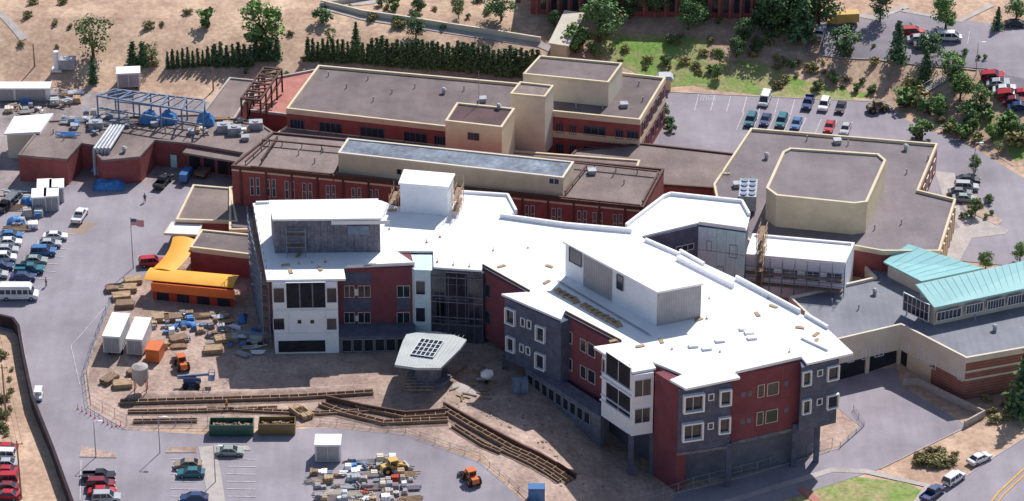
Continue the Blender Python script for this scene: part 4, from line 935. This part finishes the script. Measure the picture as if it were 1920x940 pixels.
mound(GL([(845,715),(880,735),(900,745)]),4,.7,'concrete',0,8);mound(GL([(1060,800),(1120,850),(1180,900)]),5,.3,'dirt',0,9);mound(GL([(440,690),(500,700),(560,690)]),3,.3,'dirt',0,10)
bm=NB();rr=random.Random(4)
for i in range(900):
    if i%3: x,y=rr.uniform(200,1060),rr.uniform(680,805)
    else: x,y=rr.uniform(860,1180),rr.uniform(760,920)
    if x<1000 and y>805 or (y>800+(x-900)*.75): continue
    if x>900 and y<690+(x-900)*.55: continue
    q=G(x,y);s=rr.uniform(.1,.35);box(bm,(q.x,q.y,q.z+s*.2),(s*rr.uniform(.7,1.8),s,s*.6),rr.random()*3,rr.choice((0,0,1,2)),.6)
o=add('rubble',bm,['dirt','dirt_dark','concrete']);tag(o,'loose clods and broken stone over the dirt site','rubble','stuff')
rb=root('rebar_platform',G(785,722),'square timber and steel mat lying under the canopy','formwork');q=rb.location;bm=NB()
for i in range(6): beam(bm,q+Vector((-2.5+i,-2.5,.4)),q+Vector((-2.5+i,2.5,.4)),.14);beam(bm,q+Vector((-2.5,-2.5+i,.55)),q+Vector((2.5,-2.5+i,.55)),.14)
add('grid',bm,'wood',rb)
def pallet(px,py,seed,m1,label,group,z=None,s=1.,rz=None):
    rr=random.Random(seed);q=G(px,py,.1) if z is None else P(px,py,z);o=root('material_pallet',q,label,'building materials',group);rz=rr.uniform(-.6,.6) if rz is None else rz+rr.uniform(-.1,.1)
    bm=NB()
    for i in range(5): box(bm,(q.x+math.cos(rz)*(-.5+i*.25)*s,q.y+math.sin(rz)*(-.5+i*.25)*s,q.z+.12),(.14,1.1*s,.05),rz)
    for i in(-1,0,1): box(bm,(q.x-math.sin(rz)*i*.45*s,q.y+math.cos(rz)*i*.45*s,q.z+.05),(1.1*s,.1,.1),rz)
    add('pallet',bm,'wood',o);bm=NB()
    k=rr.choice((0,0,1,1,2,2,3));hh=rr.uniform(.3,.85)*s;ca,sa=math.cos(rz),math.sin(rz)
    if k==0:
        for j in range(3):
            for i in range(3): box(bm,(q.x+(i-1)*.34*s*ca,q.y+(i-1)*.34*s*sa,q.z+.16+hh/3*(j+.5)),(.31*s,1.*s*rr.uniform(.6,1),hh/3*.92),rz)
    elif k==1:
        for i in range(5): o_=(i-2)*.26*s;v=Vector((q.x-sa*o_,q.y+ca*o_,q.z+.3));e=Vector((ca,sa,0))*s*rr.uniform(.9,1.8);cyl(bm,v-e,v+e,.11,.11,7)
    elif k==2: box(bm,(q.x,q.y,q.z+.17+hh/2),(1.*s,1.*s,hh),rz,0,.8);box(bm,(q.x,q.y,q.z+.19+hh),(.8*s,.2,.08),rz)
    else:
        for i in range(7): box(bm,(q.x+rr.uniform(-.5,.5)*s,q.y+rr.uniform(-.5,.5)*s,q.z+.2+rr.random()*hh),(rr.uniform(.2,1.3)*s,rr.uniform(.1,.35),rr.uniform(.08,.3)),rr.random()*3)
    add('load',bm,m1,o)
cols=['membrane_edge','steel_grey','concrete','wood','cream_light','corrugated','fan_roof','wood_old','steel_grey','asphalt','tarp_blue','steel_blue','concrete','wood','yard','white_wall']
g='building materials stored on the asphalt'
i=0
for ry in range(7):
    for rx in range(15):
        x=588+rx*12.5+R.uniform(-3,3)+ry*1.5;y=868+ry*12+R.uniform(-2.5,2.5);i+=1
        if y<888 and x<645: continue
        if (x-680)**2/98**2+(y-915)**2/60**2>1.1 or R.random()<.12: continue
        pallet(x,y,i,R.choice(cols) if R.random()>.05 else 'canopy_red','stacked building materials on a pallet',g,None,R.uniform(.8,1.5),.1)
g='building materials stored on the dirt yard'
for i in range(52):
    x=R.uniform(285,430);y=R.uniform(590,655);pallet(x,y,200+i,R.choice(cols+['wood_old','dirt_dark','wood_old']),'building supplies on a pallet in the dirt',g,None,R.uniform(.6,1.4),.2)
for i in range(12): pallet(R.uniform(440,495),R.uniform(600,670),280+i,R.choice(cols),'building supplies on a pallet in the dirt',g,None,.9)
for i in range(44):
    x=R.uniform(0,170);y=R.uniform(200,225) if i%2 else R.uniform(355,435)
    if y>340 and x>60: x*=.5
    if y<230 and x>80: y-=25
    pallet(x,y,300+i,R.choice(cols),'stored equipment on a pallet in the service yard','stored equipment in the service yard',None,R.uniform(.9,2.),.1)
for i in range(26): pallet(R.uniform(110,240),R.uniform(212,258),400+i,R.choice(cols),'materials stacked on the service roof','materials stacked on the service roof',5.4,R.uniform(.7,1.6),0.)
for i in range(16): pallet(R.uniform(370,470),R.uniform(222,255),440+i,R.choice(['steel_grey','wood','steel_grey','car_white','wood_old']),'materials stacked on the service roof','materials stacked on the service roof',5.4,1.,.1)
for i in range(30):
    x=R.uniform(850,930);y=R.uniform(690,750);boards('timber_stack',G(x,y,.08),R.uniform(0,3),R.uniform(1.5,3),2,.14,1,'loose timber boards lying on the dirt',TG,R.choice(['wood','wood_old']))
for x,y,rz in((228,560,.2),(240,545,.1),(250,530,.2),(235,575,.1),(560,775,2.2),(570,780,2.2),(255,700,1.),(275,610,.2),(215,545,.2),(335,640,.4),(300,600,.1),(325,600,.15),(400,660,.1),(420,640,.3),(205,715,1.),(230,725,.2)): boards('timber_stack',G(x,y,.1),rz,3.4,8,.2,5,'stack of timber boards on the building site',TG,'wood_old' if int(x)%2 else 'wood')
# ------------------------------------------------------------ fences, barriers
def post_fence(px,h_,label,m='steel_grey',step=2.5):
    p=resample(GL(px),step);o=root('site_fence',p[0],label,'fence')
    for q in p: bm=NB();cyl(bm,q-Vector((0,0,.1)),q+Vector((0,0,h_)),.05,.05,5);add('post',bm,m,o)
    bm=NB()
    for z in(.15,h_*.5,h_):
        for a,b in zip(p,p[1:]): cyl(bm,a+Vector((0,0,z)),b+Vector((0,0,z)),.03,.03,4)
    for a,b in zip(p,p[1:]):
        for k in range(6): t=(k+.5)/6;c=a.lerp(b,t);beam(bm,c+Vector((0,0,.1)),c+Vector((0,0,h_)),.015)
    add('wire_mesh',bm,m,o)
post_fence([(205,575),(180,640),(162,700),(170,760),(238,798),(420,800)],2,'temporary wire fence around the dirt site');post_fence([(600,795),(760,812),(900,862),(1010,955)],1.2,'low wire barrier along the dirt edge')
post_fence([(1215,945),(1300,915),(1420,885),(1560,840)],2,'temporary wire fence in front of building');post_fence([(1575,840),(1620,800),(1600,770)],1.1,'low wire barrier beside the driveway')
g='orange safety posts by the road'
for i in range(11):
    q=G(146+i*8,768+min(i,8)*4.2-max(0,i-8)*1,.08);bm=NB();cyl(bm,q,q+Vector((0,0,1.)),.05,.04,7);cyl(bm,q,q+Vector((0,0,.08)),.2,.18,8);add('safety_post',bm,'canopy_red',None,'thin red safety post standing beside road','post',None,g)
fl=root('flagpole',G(250,504),'tall flagpole flying a striped national flag','flag');q=fl.location;bm=NB();cyl(bm,q,q+Vector((0,0,10.4)),.1,.05,8);cyl(bm,q+Vector((0,0,10.4)),q+Vector((0,0,10.6)),.12,.12,8);add('pole',bm,'steel_grey',fl)
mat('flag_red',(.6,.03,.06));mat('flag_white',(.8,.8,.8));mat('flag_blue',(.03,.05,.25))
bm=NB();nx=20;V=[]
def fp(u,v,o=0): return q+Vector((.08+u*2.3,.18*math.sin(u*7)+o,10.2-v*1.35-.35*u*u))
for j in range(14): V.append([bm.verts.new(fp(i/nx,j/13)) for i in range(nx+1)])
for j in range(13):
    for i in range(nx): f=bm.faces.new((V[j][i],V[j][i+1],V[j+1][i+1],V[j+1][i]));f.material_index=2 if (j<7 and i<8) else j%2
for rI in range(9):
    n=6 if rI%2==0 else 5
    for k in range(n):
        u=(.025+k*.065+(0 if rI%2==0 else .0325));v=.03+rI*.058;c=[bm.verts.new(fp(u+.012*math.cos(t),v+.02*math.sin(t),-.02)) for t in(0,1.57,3.14,4.71)];f=bm.faces.new(c);f.material_index=1
add('flag',bm,['flag_red','flag_white','flag_blue'],fl)
def upole(px,py,h_,label,arm=True):
    q=G(px,py);o=root('utility_pole',q,label,'pole','utility poles');bm=NB();cyl(bm,q,q+Vector((0,0,h_)),.17,.11,8);add('pole',bm,'wood_old',o)
    if arm:
        bm=NB();beam(bm,q+Vector((-1,0,h_-.6)),q+Vector((1,0,h_-.6)),.12)
        for s in(-.8,0,.8): cyl(bm,q+Vector((s,0,h_-.55)),q+Vector((s,0,h_-.3)),.06,.06,6)
        add('crossarm',bm,'wood_old',o)
    return q+Vector((0,0,h_-.3))
a=upole(40,935,11,'brown wooden utility pole beside dark fence');b=upole(12,790,11,'brown wooden utility pole beside dark fence')
upole(65,125,5,'short wooden pole on dry hillside',False);upole(400,170,5,'short wooden pole near the service building',False)
pw=root('power_line',a,'thin power cables between wooden poles','cable');bm=NB()
for s in(-.8,0,.8):
    pr=None
    for u,v in((a,b),(b,b+(b-a))):
        for i in range(11):
            t=i/10;p=u.lerp(v,t)+Vector((s,0,-1.0*math.sin(math.pi*t)))
            if i: cyl(bm,pr,p,.02,.02,4,0,False)
            pr=p
add('cable',bm,'tyre',pw)
def lamp(px,py):
    q=G(px,py);o=root('street_lamp',q,'slim pale street lamp in the car park','lamp','car park lamps');bm=NB();cyl(bm,q,q+Vector((0,0,7)),.1,.06,8);add('post',bm,'concrete',o);bm=NB();beam(bm,q+Vector((0,0,7)),q+Vector((1,0,7.1)),.08);box(bm,q+Vector((1.1,0,7.05)),(.7,.35,.15));add('lamp_head',bm,'frame_white',o)
for x,y in((404,905),(180,858),(1830,140),(1825,330),(300,850)): lamp(x,y)
# ------------------------------------------------------------ trees
def leaf(bm,c,s,rr,mi,nrm=None):
    n=Vector((rr.gauss(0,1),rr.gauss(0,1),rr.gauss(0,1)+.3))
    if nrm: n=n*.6+nrm*1.2
    n.normalize();u=n.orthogonal().normalized();v=n.cross(u);a=rr.random()*6.28;u,v=u*math.cos(a)+v*math.sin(a),v*math.cos(a)-u*math.sin(a)
    s*=rr.uniform(.6,1.3);f=bm.faces.new([bm.verts.new(c+u*s*.6),bm.verts.new(c+v*s*.45),bm.verts.new(c-u*s*.6),bm.verts.new(c-v*s*.45)]);f.material_index=mi
def noncalc(bm,mats):
    me=bpy.data.meshes.new('foliage');bm.to_mesh(me);bm.free()
    for k in mats:me.materials.append(MT[k])
    return me
def mktree(kind,seed,mats,n=26,lv=75,H_=8.,Rr=3.,ls=.38):
    rr=random.Random(seed);bt=NB();cyl(bt,(0,0,-.3),(0,0,H_*.5),.26,.15,8);bc=NB()
    for i in range(n):
        t=rr.uniform(0,6.28);zz=rr.uniform(.24,.9);rad_=Rr*math.sin(math.pi*min(1,max(.12,(zz-.1)/.95)))*rr.uniform(.3,.9)
        c=Vector((math.cos(t)*rad_,math.sin(t)*rad_,H_*zz))
        if i<9: cyl(bt,(0,0,H_*rr.uniform(.2,.45)),c*.9+Vector((0,0,H_*.02)),.11,.03,5)
        lr=Rr*rr.uniform(.25,.48)
        for k in range(lv):
            d=Vector((rr.gauss(0,1),rr.gauss(0,1),rr.gauss(0,1))).normalized();r_=lr*rr.uniform(.5,1.12)
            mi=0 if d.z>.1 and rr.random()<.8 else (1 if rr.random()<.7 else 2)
            leaf(bc,c+Vector((d.x*r_,d.y*r_,d.z*r_*.8)),ls,rr,mi,d)
    o1=bpy.data.objects.new('trunk',mesh_of(bt,['bark']));o2=bpy.data.objects.new('crown',noncalc(bc,mats));TPL[kind]=[(o1,0),(o2,0)]
def mkcon(kind,seed,mats,H_=10.,Rr=2.6,lay=15,ls=.5,start=.12,pw=1.):
    rr=random.Random(seed);bt=NB();cyl(bt,(0,0,-.3),(0,0,H_*.97),.24,.04,7);bc=NB()
    for l in range(lay):
        t=l/(lay-1);z=H_*(start+(.98-start)*t);r_=Rr*(1-t)**pw+.15;nb_=max(5,int(13*(1-t)+5))
        for b in range(nb_):
            a=rr.random()*6.28;rl=r_*rr.uniform(.7,1.12);d=Vector((math.cos(a),math.sin(a),0))
            if t<.7 and b%3==0: cyl(bt,(0,0,z),d*rl*.8+Vector((0,0,z-.15*rl)),.05,.015,4)
            for k in range(9):
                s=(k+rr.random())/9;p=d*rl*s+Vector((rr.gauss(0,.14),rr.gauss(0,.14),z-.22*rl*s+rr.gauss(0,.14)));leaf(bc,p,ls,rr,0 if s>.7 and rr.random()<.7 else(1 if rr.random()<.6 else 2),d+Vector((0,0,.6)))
    o1=bpy.data.objects.new('trunk',mesh_of(bt,['bark']));o2=bpy.data.objects.new('crown',noncalc(bc,mats));TPL[kind]=[(o1,0),(o2,0)]
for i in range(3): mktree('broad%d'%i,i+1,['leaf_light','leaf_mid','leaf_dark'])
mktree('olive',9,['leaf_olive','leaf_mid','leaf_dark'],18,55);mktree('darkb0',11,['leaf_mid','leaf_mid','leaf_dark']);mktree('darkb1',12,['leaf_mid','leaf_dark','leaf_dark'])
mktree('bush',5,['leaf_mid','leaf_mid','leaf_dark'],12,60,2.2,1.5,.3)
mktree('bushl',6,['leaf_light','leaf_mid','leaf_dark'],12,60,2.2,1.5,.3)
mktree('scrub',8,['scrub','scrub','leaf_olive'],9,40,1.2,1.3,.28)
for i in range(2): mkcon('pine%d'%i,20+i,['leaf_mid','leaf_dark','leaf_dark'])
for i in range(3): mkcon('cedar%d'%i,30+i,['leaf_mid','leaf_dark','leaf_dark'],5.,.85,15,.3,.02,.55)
TN=dict(b=('deciduous_tree','leafy green tree'),o=('deciduous_tree','sparse yellow green tree'),d=('deciduous_tree','dark green leafy tree'),p=('conifer_tree','dark green conifer'),c=('columnar_conifer','narrow columnar conifer'),B=('bush','rounded green bush'),s=('bush','dry yellowish scrub bush'))
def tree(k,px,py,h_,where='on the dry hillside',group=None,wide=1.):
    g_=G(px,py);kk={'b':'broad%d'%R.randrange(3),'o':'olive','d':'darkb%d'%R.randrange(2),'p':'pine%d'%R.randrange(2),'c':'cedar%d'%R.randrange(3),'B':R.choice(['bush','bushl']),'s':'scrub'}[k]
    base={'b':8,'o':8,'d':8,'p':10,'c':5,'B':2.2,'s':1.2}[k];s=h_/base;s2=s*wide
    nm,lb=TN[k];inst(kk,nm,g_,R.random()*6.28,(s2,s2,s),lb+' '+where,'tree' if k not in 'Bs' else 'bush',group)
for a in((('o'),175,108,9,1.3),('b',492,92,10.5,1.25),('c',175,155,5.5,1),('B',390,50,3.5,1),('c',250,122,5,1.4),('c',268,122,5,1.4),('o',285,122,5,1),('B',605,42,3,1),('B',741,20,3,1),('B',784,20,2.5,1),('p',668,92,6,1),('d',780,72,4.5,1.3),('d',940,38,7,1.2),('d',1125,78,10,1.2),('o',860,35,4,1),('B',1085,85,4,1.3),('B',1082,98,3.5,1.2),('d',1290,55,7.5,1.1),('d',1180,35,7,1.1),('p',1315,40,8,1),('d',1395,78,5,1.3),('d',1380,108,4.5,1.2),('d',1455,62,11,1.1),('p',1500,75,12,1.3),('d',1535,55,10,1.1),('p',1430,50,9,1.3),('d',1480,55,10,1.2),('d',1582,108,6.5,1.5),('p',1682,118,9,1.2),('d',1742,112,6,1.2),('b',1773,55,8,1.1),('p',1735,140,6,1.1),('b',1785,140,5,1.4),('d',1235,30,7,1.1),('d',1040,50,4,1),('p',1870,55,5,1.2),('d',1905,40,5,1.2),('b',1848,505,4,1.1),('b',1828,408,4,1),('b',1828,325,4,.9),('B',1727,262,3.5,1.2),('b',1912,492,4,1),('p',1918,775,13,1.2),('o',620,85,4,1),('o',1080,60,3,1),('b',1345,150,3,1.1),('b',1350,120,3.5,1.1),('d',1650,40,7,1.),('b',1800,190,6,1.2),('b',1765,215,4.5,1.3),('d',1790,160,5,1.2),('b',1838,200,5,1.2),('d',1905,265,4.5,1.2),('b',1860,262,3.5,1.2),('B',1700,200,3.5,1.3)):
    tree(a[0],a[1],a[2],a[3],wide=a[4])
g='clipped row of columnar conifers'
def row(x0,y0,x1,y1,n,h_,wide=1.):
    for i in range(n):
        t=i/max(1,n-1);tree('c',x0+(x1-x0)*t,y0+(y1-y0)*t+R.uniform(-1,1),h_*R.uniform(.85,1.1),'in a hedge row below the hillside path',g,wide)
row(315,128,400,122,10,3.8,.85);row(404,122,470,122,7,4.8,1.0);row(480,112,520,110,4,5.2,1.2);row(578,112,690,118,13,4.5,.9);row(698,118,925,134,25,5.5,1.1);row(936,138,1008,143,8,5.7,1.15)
g='bushes and trees on the roadside bank'
for i in range(24):
    t=R.random();x=1700+t*210;y=192+t*80+R.uniform(-33,30)
    tree(R.choice('bBBosB' if t>.3 else 'bdBBs'),x,y,R.uniform(1.3,3.4),'on the bank above the road',g,1.2)
g='low shrubs in planting beds'
for i in range(50):
    a=R.choice([(330,600,138,146),(1100,1330,75,150),(1400,1640,150,190),(600,1010,5,70),(1300,1500,40,170),(1795,1860,380,420),(1235,1262,200,250),(1780,1920,100,130),(1690,1760,150,200)])
    tree('B',R.uniform(a[0],a[1]),R.uniform(a[2],a[3]),R.uniform(.8,2.),'in rough grass',g)
g='dry scrub scattered over the slopes'
for i in range(130):
    a=R.choice([(0,600,0,130),(620,1000,0,60),(1330,1640,70,130),(1720,1790,850,875),(1850,1900,740,800),(0,22,640,820),(1720,1900,130,290),(1420,1600,110,170),(1110,1330,70,150)])
    tree('s',R.uniform(a[0],a[1]),R.uniform(a[2],a[3]),R.uniform(.5,1.3),'on the dry slope',g,1.2)
# ------------------------------------------------------------ people
def person(px,py,rz,shirt,pants,label):
    q=G(px,py,.1);o=root('person',q,label,'person')
    def sk(name,vs,es,rs,m):
        me=bpy.data.meshes.new(name);me.from_pydata(vs,es,[]);ob=bpy.data.objects.new(name,me);COL.objects.link(ob)
        ob.modifiers.new('Skin','SKIN');l=me.skin_vertices[0] if me.skin_vertices else None
        if l is None:
            bmx=bmesh.new();bmx.from_mesh(me);bmx.verts.layers.skin.verify();bmx.to_mesh(me);bmx.free();l=me.skin_vertices[0]
        for i,r_ in enumerate(rs): l.data[i].radius=(r_,r_)
        l.data[0].use_root=True
        s=ob.modifiers.new('Sub','SUBSURF');s.levels=1;s.render_levels=1;me.materials.append(MT[m]);ob.parent=o;return ob
    st=.16
    V_=[(0,0,.95),(0,0,1.2),(0,0,1.42),(0,0,1.53),(0,.01,1.64),(0,.01,1.75),(-.19,0,1.42),(-.27,.02,1.15),(-.27,.12,.9),(-.26,.16,.8),(.19,0,1.42),(.27,-.02,1.15),(.27,.05,.9),(.26,.08,.8),(-.1,0,.9),(-.11,st*.6,.5),(-.11,st,.09),(-.11,st+.16,.04),(.1,0,.9),(.11,-st*.3,.5),(.11,-st,.09),(.11,-st+.16,.04)]
    E=[(0,1),(1,2),(2,3),(3,4),(4,5),(2,6),(6,7),(7,8),(8,9),(2,10),(10,11),(11,12),(12,13),(0,14),(14,15),(15,16),(16,17),(0,18),(18,19),(19,20),(20,21)]
    Rs=[.14,.14,.13,.055,.1,.07,.06,.045,.035,.03,.06,.045,.035,.03,.09,.06,.045,.04,.09,.06,.045,.04]
    sk('body',V_,E,Rs,'skin')
    sk('shirt',[(0,0,1.),(0,0,1.2),(0,0,1.43),(-.2,0,1.42),(-.27,.02,1.13),(.2,0,1.42),(.27,-.02,1.13)],[(0,1),(1,2),(2,3),(3,4),(2,5),(5,6)],[.17,.165,.15,.08,.06,.08,.06],shirt)
    sk('trousers',[V_[0],V_[14],V_[15],V_[16],V_[18],V_[19],V_[20]],[(0,1),(1,2),(2,3),(0,4),(4,5),(5,6)],[.165,.11,.08,.065,.11,.08,.065],pants)
    bm=NB();bmesh.ops.create_uvsphere(bm,u_segments=10,v_segments=6,radius=.13,matrix=Matrix.Translation((0,.01,1.74)));me=mesh_of(bm,['canopy_orange' if shirt=='cloth_orange' else 'bark']);h_=bpy.data.objects.new('hard_hat' if shirt=='cloth_orange' else 'hair',me);COL.objects.link(h_);h_.parent=o
    o.rotation_euler=(0,0,rz)
person(272,380,.3,'cloth_dark','cloth_dark','person in dark clothes walking across the yard');person(87,538,2.,'cloth_blue','cloth_dark','person in blue shirt walking by the minibus')
person(425,768,1.,'cloth_orange','cloth_blue','site worker in orange vest beside the trench');person(812,708,.5,'cloth_orange','cloth_dark','site worker in orange vest near the canopy')
# ------------------------------------------------------------ light, camera
sc=bpy.context.scene
w=bpy.data.worlds.new('World');sc.world=w;w.use_nodes=True;nt=w.node_tree
sky=nt.nodes.new('ShaderNodeTexSky');sky.sky_type='NISHITA';sky.sun_disc=False;sky.sun_elevation=rad(47);sky.sun_rotation=rad(26)
nt.links.new(sky.outputs[0],nt.nodes['Background'].inputs['Color']);nt.nodes['Background'].inputs['Strength'].default_value=.105
sd=bpy.data.lights.new('sun','SUN');sd.energy=5;sd.angle=rad(.5);sd.color=(1,.955,.91);so=bpy.data.objects.new('sun',sd);COL.objects.link(so)
az=rad(26.3);el=rad(47);dv=Vector((math.sin(az)*math.cos(el),math.cos(az)*math.cos(el),math.sin(el)));so.rotation_euler=dv.to_track_quat('Z','Y').to_euler()
cd=bpy.data.cameras.new('camera');cd.sensor_width=36;cd.lens=36*F/1920;cd.clip_start=10;cd.clip_end=20000
co=bpy.data.objects.new('camera',cd);COL.objects.link(co);co.location=CAM;co.rotation_euler=(rad(90)-PIT,0,0);sc.camera=co
sc.view_settings.view_transform='Standard';sc.view_settings.look='None';sc.view_settings.exposure=0
